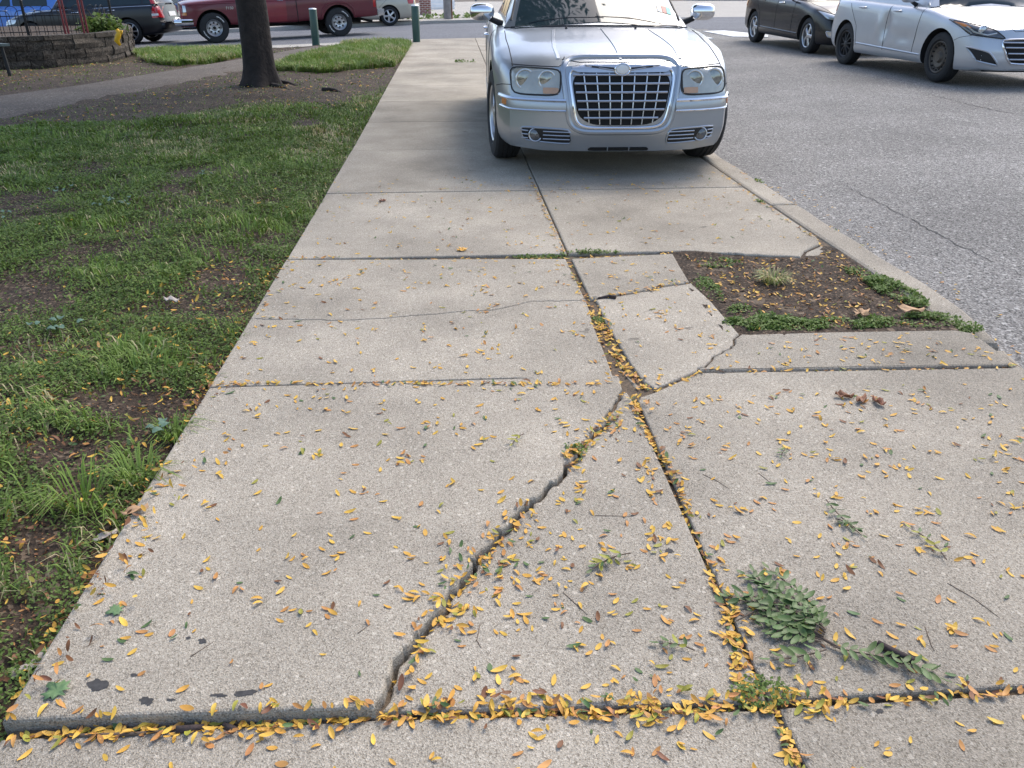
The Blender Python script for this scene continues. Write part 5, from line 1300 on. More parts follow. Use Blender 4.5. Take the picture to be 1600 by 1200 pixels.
# low leafy weeds
def leaf_cloud(X, Y, Z, size, tint, r, name, tilt=0.6):
    N = len(X); a = r.uniform(0, 2 * math.pi, N); tl = r.normal(0, tilt, N); dx, dy, dz = np.cos(a) * np.cos(tl), np.sin(a) * np.cos(tl), np.sin(tl)
    sx, sy = -np.sin(a), np.cos(a); P = np.stack([X, Y, Z], -1); d = np.stack([dx, dy, dz], -1) * size[:, None]; s_ = np.stack([sx, sy, r.normal(0, 0.25, N)], -1) * (size * 0.42)[:, None]
    V = np.stack([P, P + d * .5 + s_, P + d, P + d * .5 - s_], 1).reshape(-1, 3); i = np.arange(N)[:, None] * 4
    return np_mesh(name, V, [np.concatenate([i, i + 1, i + 2, i + 3], 1)], 'weed_leaves', np.repeat(tint, 4))
X, Y, D, r = scatter(3.4, 72)
bare, tall, bad, u, v = region(X, Y); cl = vnoise(X, Y, 5.5, 61); cl2 = vnoise(X, Y, 15, 62)
prob = (0.25 + 0.9 * np.clip((cl - 0.25) * 2.2, 0, 1)) * (1 - 0.97 * bare) * np.where(v < 230, 0.55, 1.0) * np.where(tall, 0.3, 1)
k = (r.random(len(X)) < prob) & ~bad & (Y < xs_near(X) - 1.25); X, Y, D, cl, cl2, v = X[k], Y[k], D[k], cl[k], cl2[k], v[k]; N = len(X)
Z = lawn_h(X, Y) + 0.002 + r.random(N) ** 0.7 * (0.010 + 0.05 * np.clip(cl - 0.3, 0, 1) + 0.03 * np.clip(cl2 - 0.4, 0, 1))
tag(leaf_cloud(X, Y, Z, (0.0065 + 0.0011 * D) * r.uniform(0.7, 1.4, N), np.clip(0.30 + 0.5 * (cl2 - 0.4) + r.normal(0, 0.14, N), 0, 0.78), r, 'lawn_weeds'), 'low dark green leafy weeds matting the lawn left of the sidewalk', 'weeds', kind='stuff')

# weed tufts: each its own plant
def weed(u, v, rad, hgt, n, label, sq_=(1, 1), rot=0.0, name='weed_tuft', cat='weed', leaf=0.011, tint=(0.50, 0.17), ground=None, grassy=False):
    x, y = gp(u, v); z = ground_at(x, y)[0]; r = np.random.default_rng(int(u * 7 + v))
    rr_ = rad * np.sqrt(r.random(n)); a = r.uniform(0, 2 * math.pi, n); X = rr_ * np.cos(a) * sq_[0]; Y = rr_ * np.sin(a) * sq_[1]
    X, Y = X * math.cos(rot) - Y * math.sin(rot), X * math.sin(rot) + Y * math.cos(rot)
    cl = vnoise(X + x, Y + y, 26, 77); cm = vnoise(X + x, Y + y, 11, 78); kp = r.random(n) < np.clip((cm - 0.28) * 3.2, 0.06, 1); Z = r.random(n) * hgt * (1 - 0.75 * (rr_ / rad) ** 2) * (0.15 + 1.2 * cl * cm)
    if not grassy: X, Y, Z = X[kp], Y[kp], Z[kp]; n = len(X)
    if grassy:
        wd = 0.0022; ln = r.uniform(0.5, 1.0, n) * hgt; dx, dy = np.cos(a), np.sin(a); bend = r.uniform(0.3, 1.3, n); o_ = np.stack([X, Y, np.zeros(n)], -1) * 0.5
        s_ = np.stack([-dy, dx, np.zeros(n)], -1) * wd; m_ = o_ + np.stack([dx * ln * bend * .4, dy * ln * bend * .4, ln * .55], -1); t_ = o_ + np.stack([dx * ln * bend, dy * ln * bend, ln * np.maximum(.12, 1 - .6 * bend)], -1)
        V = np.stack([o_ - s_, o_ + s_, m_ + s_ * .8, m_ - s_ * .8, t_], 1).reshape(-1, 3); i = np.arange(n)[:, None] * 5
        tn = np.clip(r.normal(tint[0], tint[1], n), 0, 1); o = np_mesh(name, V, [np.concatenate([i, i + 1, i + 2, i + 3], 1), np.concatenate([i + 3, i + 2, i + 4], 1)], 'grass_blades', np.repeat(tn, 5))
    else:
        o = leaf_cloud(X, Y, Z + 0.002, leaf * r.uniform(0.6, 1.3, n), np.clip(r.normal(tint[0], tint[1], n), 0, 0.8), r, name)
    o.location = (x, y, z); tag(o, label, cat, 'weeds in the pavement joints' if name == 'weed_tuft' else None); return o
weed(1190, 1083, 0.060, 0.035, 420, 'feathery green weed among the leaves where two joints cross', (1.1, 0.75), leaf=0.008)
weed(900, 702, 0.040, 0.03, 260, 'small green weed sprouting from the upper end of the long crack', (0.8, 1.3), leaf=0.009)
weed(933, 497, 0.045, 0.03, 260, 'dense little green weed in the leaf-filled gap beside the hairline crack', (1, 1), leaf=0.010)
weed(848, 399, 0.17, 0.028, 420, 'strip of weeds along the joint left of the center seam', (1.0, 0.16), leaf=0.013)
weed(925, 395, 0.17, 0.026, 420, 'strip of weeds along the joint between center seam and tree pit', (1.0, 0.14), leaf=0.013)
weed(1585, 552, 0.09, 0.05, 420, 'weeds at the broken end of the kerb', (0.7, 1.3), leaf=0.013)
weed(1188, 315, 0.05, 0.03, 120, 'tiny weed tuft in the kerb joint near the sedan', (0.5, 1.5), leaf=0.014)
weed(1186, 283, 0.05, 0.04, 120, 'small weed tuft in the gutter below the kerb near the sedan', (0.6, 1.5), leaf=0.014)
weed(728, 97, 0.2, 0.05, 160, 'grass tuft in the sidewalk joint beside the sedan', (1.0, 0.4), leaf=0.04)
weed(1195, 503, 0.20, 0.06, 3300, 'thick green weed clump on the corner of the tree pit nearest the long crack', (0.9, 0.42), leaf=0.013, name='pit_weed')
weed(1340, 503, 0.24, 0.035, 2420, 'low green weeds along the near edge of the tree pit', (1.0, 0.28), leaf=0.013, name='pit_weed')
weed(1445, 500, 0.16, 0.035, 1760, 'low green weeds in the kerb corner of the tree pit', (1.0, 0.5), leaf=0.013, name='pit_weed')
weed(1395, 452, 0.24, 0.05, 2640, 'green weeds along the kerb side of the tree pit', (0.35, 1.0), leaf=0.014, name='pit_weed', rot=0.1)
weed(1105, 447, 0.20, 0.03, 1430, 'green weeds along the slab side of the tree pit', (0.25, 1.0), leaf=0.013, name='pit_weed')
weed(1240, 508, 0.12, 0.05, 1500, 'bright green weeds between the corner clump and the near pit edge', (1.0, 0.6), leaf=0.013, name='pit_weed', tint=(0.5, 0.15))
weed(1165, 490, 0.11, 0.045, 1200, 'low weeds climbing the slab edge at the pit corner', (0.7, 1.0), leaf=0.013, name='pit_weed', tint=(0.5, 0.15))
weed(1350, 425, 0.14, 0.04, 1200, 'scattered weeds beside the broken corner of the pit', (0.6, 1.0), leaf=0.013, name='pit_weed')
weed(1500, 508, 0.10, 0.04, 900, 'weeds where the pit meets the tapering kerb', (1.0, 0.6), leaf=0.013, name='pit_weed')
weed(1120, 409, 0.13, 0.06, 924, 'grassy weeds at the far corner of the tree pit', (1.0, 0.5), leaf=0.016, name='pit_weed')
weed(1208, 438, 0.11, 0.09, 240, 'tuft of dry straw grass in the middle of the tree pit', name='straw_tuft', cat='grass tuft', tint=(0.85, 0.2), grassy=True)
weed(215, 740, 0.10, 0.16, 60, 'tall grass tuft leaning over the sidewalk edge by brown leaves', name='grass_tuft', cat='grass tuft', tint=(0.45, 0.1), grassy=True)
weed(130, 775, 0.12, 0.17, 60, 'long-bladed grass tuft on bare soil by the slab', name='grass_tuft', cat='grass tuft', tint=(0.42, 0.1), grassy=True)
weed(270, 672, 0.08, 0.11, 70, 'short grass tuft touching the sidewalk edge', name='grass_tuft', cat='grass tuft', tint=(0.35, 0.1), grassy=True)
weed(700, 29.5, 2.2, 0.3, 500, 'weeds at the foot of the utility pole on the far kerb', (1.0, 0.25), leaf=0.16, name='kerb_weed')
x, y = gp(160, 48, None, WTOP); r = np.random.default_rng(5); n = 900
sh = empty('planter_shrub', (x, y, float(G(x, y)) + WTOP - 0.06)); tag(sh, 'bushy green shrub growing in the stone planter behind the fence', 'shrub')
P = r.normal(size=(n, 3)); P /= np.linalg.norm(P, axis=1)[:, None]; P *= r.random((n, 1)) ** 0.8 * np.array([0.5, 0.4, 0.34]); P[:, 2] = np.abs(P[:, 2]) + 0.03
o = leaf_cloud(P[:, 0], P[:, 1], np.maximum(P[:, 2], 0.01), 0.10 * r.uniform(.6, 1.3, n), np.clip(r.normal(0.45, 0.2, n), 0, 0.8), r, 'foliage', 0.9); o.parent = sh
for k in range(5): MB().tube([(0, 0, 0), (0.2 * math.cos(k * 1.3), 0.2 * math.sin(k * 1.3), 0.45)], [0.012, 0.004], 5).build('stem', 'twig', sh)

# ================================================================== FALLEN LEAVES
def leaf_mesh(L_, W_, curl, fold, twist, seed):
    r = random.Random(seed); V = []; nl = 6
    wprof = [0.22, 0.80, 1.0, 0.98, 0.78, 0.24]
    for i in range(nl):
        t = i / (nl - 1) - 0.5; wd = W_ / 2 * wprof[i]
        bend = curl * (1 - (2 * t) ** 2) ; tw = twist * t
        for s_ in (-1, 0, 1):
            V.append((t * L_, s_ * wd * math.cos(tw), -bend + abs(s_) * fold * wd + s_ * wd * math.sin(tw) + curl))
    zmin = min(v[2] for v in V); V = [(x, y, z - zmin) for x, y, z in V]
    Fc = [(i * 3 + k, (i + 1) * 3 + k, (i + 1) * 3 + k + 1, i * 3 + k + 1) for i in range(nl - 1) for k in range(2)]
    return V, Fc
LV = [leaf_mesh(0.0225 * a, 0.0088 * b, c_ * 0.6, f_ * 0.7, t_ * 0.7, i) for i, (a, b, c_, f_, t_) in enumerate(((1.0, 1.0, 0.003, 0.25, 0.2), (1.12, 0.95, 0.006, 0.45, -0.5), (0.85, 1.05, 0.002, 0.15, 0.1), (1.05, 0.85, -0.005, 0.5, 0.6), (0.92, 0.9, 0.004, 0.7, -0.2), (1.18, 1.05, 0.004, 0.2, 0.8)))]
TINTS = ['yellow', 'gold', 'orange', 'olive', 'brown', 'green']; TW = [0.34, 0.28, 0.17, 0.08, 0.06, 0.07]
LEAVES = []        # x, y, lift, tilt, place
lr = random.Random(99); UNDER_CAR = [(0.30, 6.2), (2.15, 6.2), (2.3, 11.2), (0.4, 11.2)]
def add_leaf(x, y, lift=0.0, tilt=0.12, place='slab'): LEAVES.append((x, y, lift, tilt, place))
def spread(poly_px, n, place, clump=0.0, tilt=0.12):
    P = [gp(*p) for p in poly_px]; xs_ = [p[0] for p in P]; ys_ = [p[1] for p in P]; k = 0; tries = 0
    while k < n and tries < n * 60:
        tries += 1; x, y = lr.uniform(min(xs_), max(xs_)), lr.uniform(min(ys_), max(ys_))
        if not in_poly(np.array([x]), np.array([y]), P)[0]: continue
        if clump and lr.random() < clump * (1 - float(vnoise(x, y, 7, 90)) * 1.5): continue
        add_leaf(x, y, 0.0, tilt, place); k += 1
        if lr.random() < 0.28:
            add_leaf(x + lr.gauss(0, .014), y + lr.gauss(0, .014), 0.002, 0.25, place); k += 1
def along(pts, n, sd, place, world=False, pile=0.004, tilt=0.20):
    P = resample([p if world else gp(*p) for p in pts], 200)
    for _ in range(n):
        t = lr.random() * 198.99; i = int(t); p = P[i] + (P[i + 1] - P[i]) * (t - i); add_leaf(p[0] + lr.gauss(0, sd), p[1] + lr.gauss(0, sd), lr.random() * pile, tilt, place)
spread([(20, 1145), (600, 1110), (640, 1000), (880, 750), (960, 640), (960, 605), (335, 603)], 340, 'raised', 0.6)
spread([(610, 1105), (1150, 1095), (985, 630), (900, 750), (700, 955)], 270, 'triangle', 0.5)
spread([(1165, 1090), (1600, 1075), (1800, 950), (1640, 590), (1010, 625)], 560, 'right', 0.5)
spread([(0, 1160), (600, 1125), (1210, 1115), (1700, 1085), (1700, 1260), (-60, 1260)], 110, 'near', 0.4)
spread([(340, 594), (955, 594), (890, 408), (447, 408)], 300, 'second', 0.6)
spread([(900, 408), (1055, 400), (1150, 520), (1020, 600), (940, 500)], 110, 'middle', 0.4)
spread([(1100, 578), (1580, 568), (1520, 520), (1165, 524)], 110, 'pitstrip', 0.4)
spread([(450, 400), (885, 400), (820, 270), (525, 285)], 230, 'far', 0.7); spread([(895, 400), (1280, 375), (1110, 265), (830, 270)], 230, 'far', 0.7)
spread([(1070, 400), (1320, 405), (1500, 505), (1170, 515)], 560, 'pit', 0.4, 0.3)
spread([(1130, 262), (1640, 560), (1700, 520), (1260, 270)], 120, 'road', 0.75)
# drifts in the joints
along(J0[:3], 150, 0.010, 'jointL', True, 0.006); along(J0[2:4], 150, 0.011, 'jointM', True, 0.010); along(J0[3:], 190, 0.012, 'jointR', True, 0.012); along([gp(640, 1108), gp(1300, 1098)], 200, 0.022, 'jointM', True, 0.010); along([gp(60, 1150), gp(560, 1128)], 90, 0.015, 'jointL', True, 0.006)
along([(1225, 1140), (1245, 1195)], 40, 0.008, 'seam')
along([(1160, 1085), (1130, 940), (1050, 740), (990, 640)], 210, 0.007, 'seam'); along([(1170, 1060), (1140, 930)], 60, 0.016, 'seam')
along([(965, 600), (945, 545), (925, 495), (916, 470), (888, 408), (822, 265)], 190, 0.009, 'joint')
along([(940, 505), (975, 570), (1015, 605)], 170, 0.014, 'joint', pile=0.008); along([(925, 480), (950, 515)], 60, 0.02, 'joint')
along([(335, 600), (960, 601)], 150, 0.008, 'joint'); along([(1030, 607), (1100, 581), (1590, 573)], 110, 0.008, 'joint')
along([(450, 404), (880, 402), (1050, 395)], 130, 0.012, 'joint'); along([(920, 470), (1080, 440)], 60, 0.010, 'joint'); along([(985, 615), (1000, 645)], 45, 0.02, 'joint', pile=0.012)
along([(620, 1070), (660, 1000), (745, 885), (830, 795)], 95, 0.012, 'crack', pile=0.01); along([(800, 815), (740, 905), (690, 985)], 110, 0.035, 'triangle'); along([(890, 735), (905, 700), (965, 650)], 110, 0.014, 'joint', pile=0.01)
along([(1110, 262), (1280, 378), (1330, 410)], 90, 0.012, 'joint'); along([(1150, 258), (1300, 350), (1600, 528)], 90, 0.03, 'road')
along([(1290, 395), (1330, 420), (1345, 440)], 60, 0.03, 'pit')
# on the lawn
spread([(0, 1140), (150, 880), (320, 600), (430, 400), (300, 420), (0, 560)], 640, 'lawn', 0.5, 0.5); spread([(0, 560), (420, 400), (520, 280), (0, 330)], 110, 'lawn', 0.6, 0.5)
along([(20, 1120), (150, 885), (320, 600), (440, 400)], 180, 0.022, 'lawn', tilt=0.5); along([(20, 1130), (150, 900), (240, 740)], 90, 0.06, 'lawn', tilt=0.5)
spread([(0, 140), (200, 100), (400, 92), (400, 84), (200, 96), (0, 115)], 220, 'lawn', 0.2); spread([(400, 140), (600, 105), (560, 170), (380, 175)], 160, 'lawn', 0.3); spread([(0, 185), (380, 122), (400, 150), (0, 208)], 150, 'lawn', 0.3)
spread([(290, 640), (345, 605), (330, 560), (270, 640)], 40, 'lawn', 0, 0.4)
FR0 = len(LEAVES)
spread([(1070, 400), (1320, 405), (1500, 505), (1170, 515)], 900, 'pit', 0.3, 0.5)
for (cu, cv, ru, rv) in BARE:
    if cv > 300: spread([(cu + ru * math.cos(t), cv + rv * math.sin(t)) for t in np.linspace(0, 6.28, 9)[:-1]], int(ru * rv / 28), 'lawn', 0.0, 0.5)
LEAVES = LEAVES[:FR0] + [(a, b, c_, d_, 'crumb') for a, b, c_, d_, e_ in LEAVES[FR0:]]
LEAVES = [l for l in LEAVES if not in_poly(np.array([l[0]]), np.array([l[1]]), UNDER_CAR)[0] or lr.random() < 0.1]
info = []
for (x, y, lift, tilt, place) in LEAVES:
    z, nrm = ground_at(x, y)
    if nrm.z < 0.5: nrm = Vector((0, 0, 1))
    u, v, d = proj(x, y, z); k = lr.choices(range(6), [0.22, 0.2, 0.16, 0.08, 0.30, 0.04] if place in ('lawn', 'pit') else TW)[0]
    if place == 'crumb': k = lr.choices((4, 2, 1), (0.8, 0.12, 0.08))[0]
    if place == 'lawn': z += lr.uniform(0.0, 0.03) if y < 9 else 0.01
    if y > 9 and place == 'lawn': sc = lr.uniform(1.5, 2.4)
    elif place == 'crumb': sc = lr.uniform(0.2, 0.55)
    else: sc = lr.choice((lr.uniform(0.55, 0.9), lr.uniform(0.8, 1.15), lr.uniform(1.0, 1.4)))
    q = nrm.to_track_quat('Z', 'Y').to_matrix() @ Matrix.Rotation(lr.gauss(0, tilt), 3, 'X') @ Matrix.Rotation(lr.gauss(0, tilt), 3, 'Y') @ Matrix.Rotation(lr.uniform(0, 2 * math.pi), 3, 'Z')
    info.append(dict(p=Vector((x, y, z + 0.0012 + lift + abs(lr.gauss(0, tilt)) * 0.006)), q=q, s=sc, k=k, v=lr.randrange(6), place=place, d=d, inv=(-20 < u < 1620 and v < 1215)))
order = sorted([i for i, q in enumerate(info) if q['inv'] and q['place'] != 'crumb'], key=lambda i: info[i]['d'] / info[i]['s'])
solo = set(order[:300])
LM = {}
for vi, (V, Fc) in enumerate(LV):
    for k, tn in enumerate(TINTS):
        me = bpy.data.meshes.new('leaf'); me.from_pydata(V, [], Fc); me.materials.append(MATS['leaf_' + tn]); me.polygons.foreach_set('use_smooth', [True] * len(me.polygons)); LM[vi, k] = me
PL = {'raised': 'on the raised slab beside the long crack', 'triangle': 'on the triangular slab beside the long crack', 'right': 'on the broad slab with the green branch', 'near': 'on the slab below the leaf-filled joint',
      'second': 'on the slab with the hairline crack', 'jointL': 'in the drift along the front edge of the raised slab', 'jointM': 'in the drift along the triangular slab', 'jointR': 'in the drift along the broad slab', 'seam': 'in the center seam beside the branch', 'crack': 'in the mouth of the long crack', 'joint': 'in the drift filling a pavement joint', 'lawn': 'in the lawn beside the sidewalk edge', 'middle': 'on the slab left of the tree pit', 'pitstrip': 'on the strip before the tree pit', 'pit': 'in the tree pit', 'road': 'in the gutter', 'far': 'on the slabs before the sedan'}
CN = {'yellow': 'yellow', 'gold': 'golden', 'orange': 'orange', 'olive': 'olive', 'brown': 'brown', 'green': 'green'}
for i in sorted(solo):
    q = info[i]; o = link(bpy.data.objects.new('fallen_leaf', LM[q['v'], q['k']])); o.matrix_world = Matrix.Translation(q['p']) @ (q['q'] * q['s']).to_4x4()
    tag(o, 'small oval %s leaflet lying %s' % (CN[TINTS[q['k']]], PL[q['place']]), 'leaf', '%s leaflets %s' % (CN[TINTS[q['k']]], PL[q['place']]))
Vs = []; Fs = []; Ts = []; n0 = 0
for i, q in enumerate(info):
    if i in solo: continue
    V, Fc = LV[q['v']]; M = np.array(q['q']) * q['s']; P = np.array(V) @ M.T + np.array(q['p']); Vs.append(P); Fs.append(np.array(Fc) + n0); Ts.append(np.full(len(P), q['k'] / 6.0 + 0.05)); n0 += len(P)
tag(np_mesh('leaf_litter', np.concatenate(Vs), [np.concatenate(Fs)], 'litter_leaves', np.concatenate(Ts)), 'scattered small yellow leaflets over sidewalk, tree pit and lawn', 'leaf litter', kind='stuff')
print('LEAVES', len(info), 'solo', len(solo))

# ---------------------------------------------------------------- fallen green sprigs (compound leaves)
LGM = bpy.data.meshes.new('leaflet'); _V, _F = leaf_mesh(0.034, 0.0135, 0.003, 0.3, 0.2, 5); LGM.from_pydata([(x + 0.017, y, z) for x, y, z in _V], [], _F); LGM.materials.append(MATS['leaflet_green']); LGM.polygons.foreach_set('use_smooth', [True] * len(LGM.polygons))
LYM = LGM.copy(); LYM.materials.clear(); LYM.materials.append(MATS['leaf_olive'])
def frond(root, rx0, ry0, ang, ln, pairs, rz, sc=1.0, mats=(LGM,), lift=0.0, curve=0.3, seed=0):
    """rachis with paired leaflets; root-relative coordinates"""
    fr = random.Random(seed); pts = []; a = ang
    for i in range(8):
        t = i / 7; aa = ang + curve * (t - 0.3); pts.append((rx0 + math.cos(aa) * ln * t, ry0 + math.sin(aa) * ln * t, 0.004 + lift * (1 - t) + 0.004 * math.sin(t * 3)))
    rc = MB().tube(pts, [0.0016] * 7 + [0.0007], 5).build('rachis', 'twig', root)
    P = resample(pts, pairs + 1)
    for i in range(1, pairs + 1):
        p = P[i]; d = P[i] - P[i - 1]; aa = math.atan2(d[1], d[0])
        for sd in ((-1, 1) if i < pairs else (0,)):
            o = link(bpy.data.objects.new('leaflet', fr.choice(mats))); o.parent = rc
            k = sc * fr.uniform(0.8, 1.15) * (0.75 + 0.25 * math.sin(math.pi * i / pairs))
            o.location = (p[0], p[1], p[2] + fr.uniform(0.0, 0.004)); o.rotation_euler = (fr.gauss(0, 0.28), fr.gauss(-0.04, 0.14), aa + sd * fr.uniform(0.75, 1.1)); o.scale = (k, k, k)
    return rc
def sprig(u, v, label, fronds, name='fallen_sprig', cat='sprig', stem=None, mats=(LGM,)):
    x, y = gp(u, v); z = ground_at(x, y)[0]; r = empty(name, (x, y, z + 0.002)); tag(r, label, cat)
    if stem: MB().tube([(gp(*p)[0] - x, gp(*p)[1] - y, 0.006 + 0.003 * (k % 2)) for k, p in enumerate(stem)], [0.0035] * (len(stem) - 1) + [0.0015], 6).build('stem', 'twig', r)
    for k, (u0, v0, u1, v1, pairs, sc, lift) in enumerate(fronds):
        a, b = gp(u0, v0), gp(u1, v1); ln = math.hypot(b[0] - a[0], b[1] - a[1])
        frond(r, a[0] - x, a[1] - y, math.atan2(b[1] - a[1], b[0] - a[0]), ln, pairs, 0, sc, mats, lift, 0.25 * (-1) ** k, int(u0 + v0 * 3 + k))
    return r
sprig(1285, 1008, 'large fallen green branch with many leaflets beside the center seam', [(1285, 1005, 1150, 925, 9, 1.0, 0.012), (1285, 1003, 1155, 905, 9, 1.0, 0.016), (1287, 1000, 1185, 895, 10, 1.0, 0.014), (1285, 1003, 1150, 945, 9, 1.0, 0.008), (1287, 998, 1225, 890, 9, 0.95, 0.010),
       (1284, 1007, 1175, 975, 9, 0.95, 0.006), (1287, 998, 1200, 905, 9, 0.9, 0.020), (1282, 1008, 1190, 995, 8, 0.95, 0.003), (1286, 1000, 1170, 920, 8, 0.95, 0.022), (1290, 1020, 1212, 1048, 5, 1.0, 0.003), (1300, 1016, 1420, 1050, 9, 1.0, 0.004), (1395, 1040, 1465, 1056, 5, 1.0, 0.004), (1286, 1000, 1262, 925, 7, 0.9, 0.008)],
      'fallen_branch', 'branch', [(1320, 1022), (1285, 1005), (1240, 985), (1190, 955), (1150, 975)])
YG = (LGM, LYM, LYM)
sprig(945, 880, 'small yellowing sprig lying on the triangular slab', [(985, 868, 918, 885, 4, 0.9, 0.004), (960, 875, 935, 890, 3, 0.8, 0.004)], mats=YG)
sprig(1310, 815, 'slim green sprig lying above the big fallen branch', [(1290, 785, 1330, 842, 6, 0.75, 0.003), (1305, 815, 1340, 828, 3, 0.7, 0.002)])
sprig(1060, 1008, 'short yellow-green sprig between the crack slab and branch', [(1085, 1020, 1032, 1002, 4, 0.8, 0.003)], mats=YG)
sprig(1450, 850, 'yellowing sprig with loose leaflets on the broad slab', [(1478, 880, 1435, 828, 5, 0.75, 0.003)], mats=YG)
sprig(805, 690, 'tiny yellow sprig on the raised slab above the crack', [(818, 684, 795, 698, 3, 0.7, 0.003)], mats=YG)
sprig(1030, 650, 'tiny green leaf sprig by the notch of the broad slab', [(1230, 705, 1215, 715, 3, 0.6, 0.003)])
# thin twigs
def twig(px, r0, label, name='twig', m='twig', cat='twig', zoff=0.0):
    P = [gp(*p) for p in px]; x, y = P[0]; z = ground_at(x, y)[0]
    P3 = [(p[0] - x, p[1] - y, ground_at(*p)[0] - z + r0 * 0.9 + zoff) for p in P]
    o = MB().tube(P3, [r0] * (len(P) - 1) + [r0 * (0.5 if m == 'twig' else 0.95)], 7).build(name, m, None, True); o.location = (x, y, z); tag(o, label, cat); return o
twig([(1370, 1010), (1398, 1024), (1427, 1038)], 0.0085, 'short thick dark stick beside the green branch', 'broken_stick', 'stick', 'stick')
twig([(100, 1147), (200, 1146), (300, 1133)], 0.004, 'thin curved twig in the joint below the raised slab')
twig([(275, 1140), (300, 1136), (318, 1133)], 0.0075, 'stubby dark stick tucked under the raised slab', 'broken_stick', 'stick', 'stick')
twig([(350, 1130), (366, 1140)], 0.007, 'small dark stick stub in the leaf drift', 'broken_stick', 'stick', 'stick')
for px, lb in (([(1098, 742), (1120, 752), (1138, 764)], 'hair-thin twig on the broad slab near the center seam'), ([(880, 925), (905, 948), (918, 960)], 'thin curved twig on the triangular slab'), ([(560, 1000), (580, 985)], 'straight thin twig beside the crack on the raised slab'), ([(300, 1035), (335, 1012)], 'thin twig beside dark stains on the raised slab'), ([(1480, 912), (1520, 935), (1560, 965)], 'long thin twig on the broad slab below the sprig'), ([(750, 975), (745, 1000), (752, 1012)], 'bent brown twig near the crack mouth'), ([(1445, 980), (1455, 1010), (1460, 1018)], 'fine twig standing off the broken stick'), ([(930, 805), (990, 806)], 'straight fine twig on the triangular slab'), ([(1185, 740), (1210, 760)], 'fine twig on broad slab near a yellow cluster')):
    twig(px, 0.0009, lb)
twig([(935, 466), (952, 465), (962, 467)], 0.009, 'dark chip of wood in the cracked joint', 'wood_chip', 'stick', 'wood chip')

# ---------------------------------------------------------------- single bigger leaves
def flat_leaf(outline, u, v, rz, size, name, material, label, lift=0.004, cup=0.15, cat='leaf'):
    x, y = gp(u, v); z = ground_at(x, y)[0]; n = len(outline); V = [(0, 0, 0.0)]
    for f in (0.5, 1.0):
        for k, (a, b) in enumerate(outline): V.append((a * size * f, b * size * f, size * cup * f * f * (0.5 + 0.5 * math.sin(k * 1.9)) + 0.001))
    Fc = [(0, 1 + k, 1 + (k + 1) % n) for k in range(n)] + [(1 + k, 1 + n + k, 1 + n + (k + 1) % n, 1 + (k + 1) % n) for k in range(n)]
    o = mesh_obj(name, V, Fc, material, None, True); o.location = (x, y, z + lift); o.rotation_euler = (0.05, -0.04, rz); md = o.modifiers.new('thickness', 'SOLIDIFY'); md.thickness = 0.0008
    tag(o, label, cat); return o
MAPLE = [(0.10, -0.95), (0.16, -0.45), (0.62, -0.62), (0.52, -0.30), (0.98, -0.12), (0.70, 0.08), (0.82, 0.40), (0.42, 0.34), (0.26, 0.52), (0.30, 0.78), (0.02, 1.02), (-0.26, 0.76), (-0.22, 0.50), (-0.44, 0.36), (-0.84, 0.42), (-0.70, 0.10), (-0.96, -0.10), (-0.52, -0.30), (-0.60, -0.62), (-0.14, -0.45)]
OVAL = [(math.cos(t) * (0.42 + 0.05 * math.sin(3 * t)), math.sin(t)) for t in np.linspace(0, 2 * math.pi, 15)[:-1]]
flat_leaf(MAPLE, 92, 1090, 0.9, 0.030, 'maple_leaf', 'leaf_maple', 'green lobed maple leaf on the corner of the raised slab')
flat_leaf(MAPLE, 183, 962, 2.2, 0.022, 'maple_leaf', 'leaf_maple', 'faded green leaf lying flat on the raised slab near its edge', cup=0.03)
flat_leaf([(math.cos(t) * 0.25 + 0.10 * math.sin(t) ** 2, math.sin(t)) for t in np.linspace(0, 2 * math.pi, 17)[:-1]], 66, 1018, -0.85, 0.068, 'dry_leaf', 'leaf_pale', 'long pale dried leaf at the edge of the raised slab', 0.012, 0.2)
flat_leaf(OVAL, 213, 806, -1.2, 0.036, 'dry_leaf', 'leaf_tan', 'tan dried leaf where grass meets the raised slab', 0.006, 0.4)
flat_leaf(OVAL, 163, 832, -1.0, 0.032, 'dry_leaf', 'leaf_pale', 'greyish dried leaf in the grass below the tan leaf', 0.02, 0.3)
flat_leaf(MAPLE, 1345, 493, 0.4, 0.045, 'dry_leaf', 'leaf_tan', 'tan curled leaf on the near edge of the tree pit', 0.02, 0.4)
flat_leaf(OVAL, 1420, 492, 1.4, 0.06, 'dry_leaf', 'leaf_tan', 'long tan leaf in the kerb corner of the tree pit', 0.03, 0.3)
flat_leaf(OVAL, 270, 476, 1.2, 0.04, 'dry_leaf', 'leaf_pale', 'pale dried leaf lying in the lawn weeds', 0.03, 0.4)
flat_leaf(MAPLE, 598, 315, 0.4, 0.03, 'dry_leaf', 'leaf_brown', 'dark brown leaf on the slab before the sedan', 0.004, 0.4)
for k, (u, v) in enumerate(((1318, 622), (1345, 628), (1372, 632))):
    flat_leaf(OVAL, u, v, 1.3 + k, 0.032, 'brown_leaf', 'leaf_brown', ['curled brown leaf in the brown cluster, nearest the center seam', 'curled brown leaf in the middle of the brown cluster', 'curled brown leaf in the brown cluster, nearest the kerb'][k], 0.005, 0.6)
flat_leaf(MAPLE, 722, 392, 0.4, 0.035, 'dry_leaf', 'leaf_gold', 'golden lobed leaf by the joint before the sedan', 0.004, 0.3)
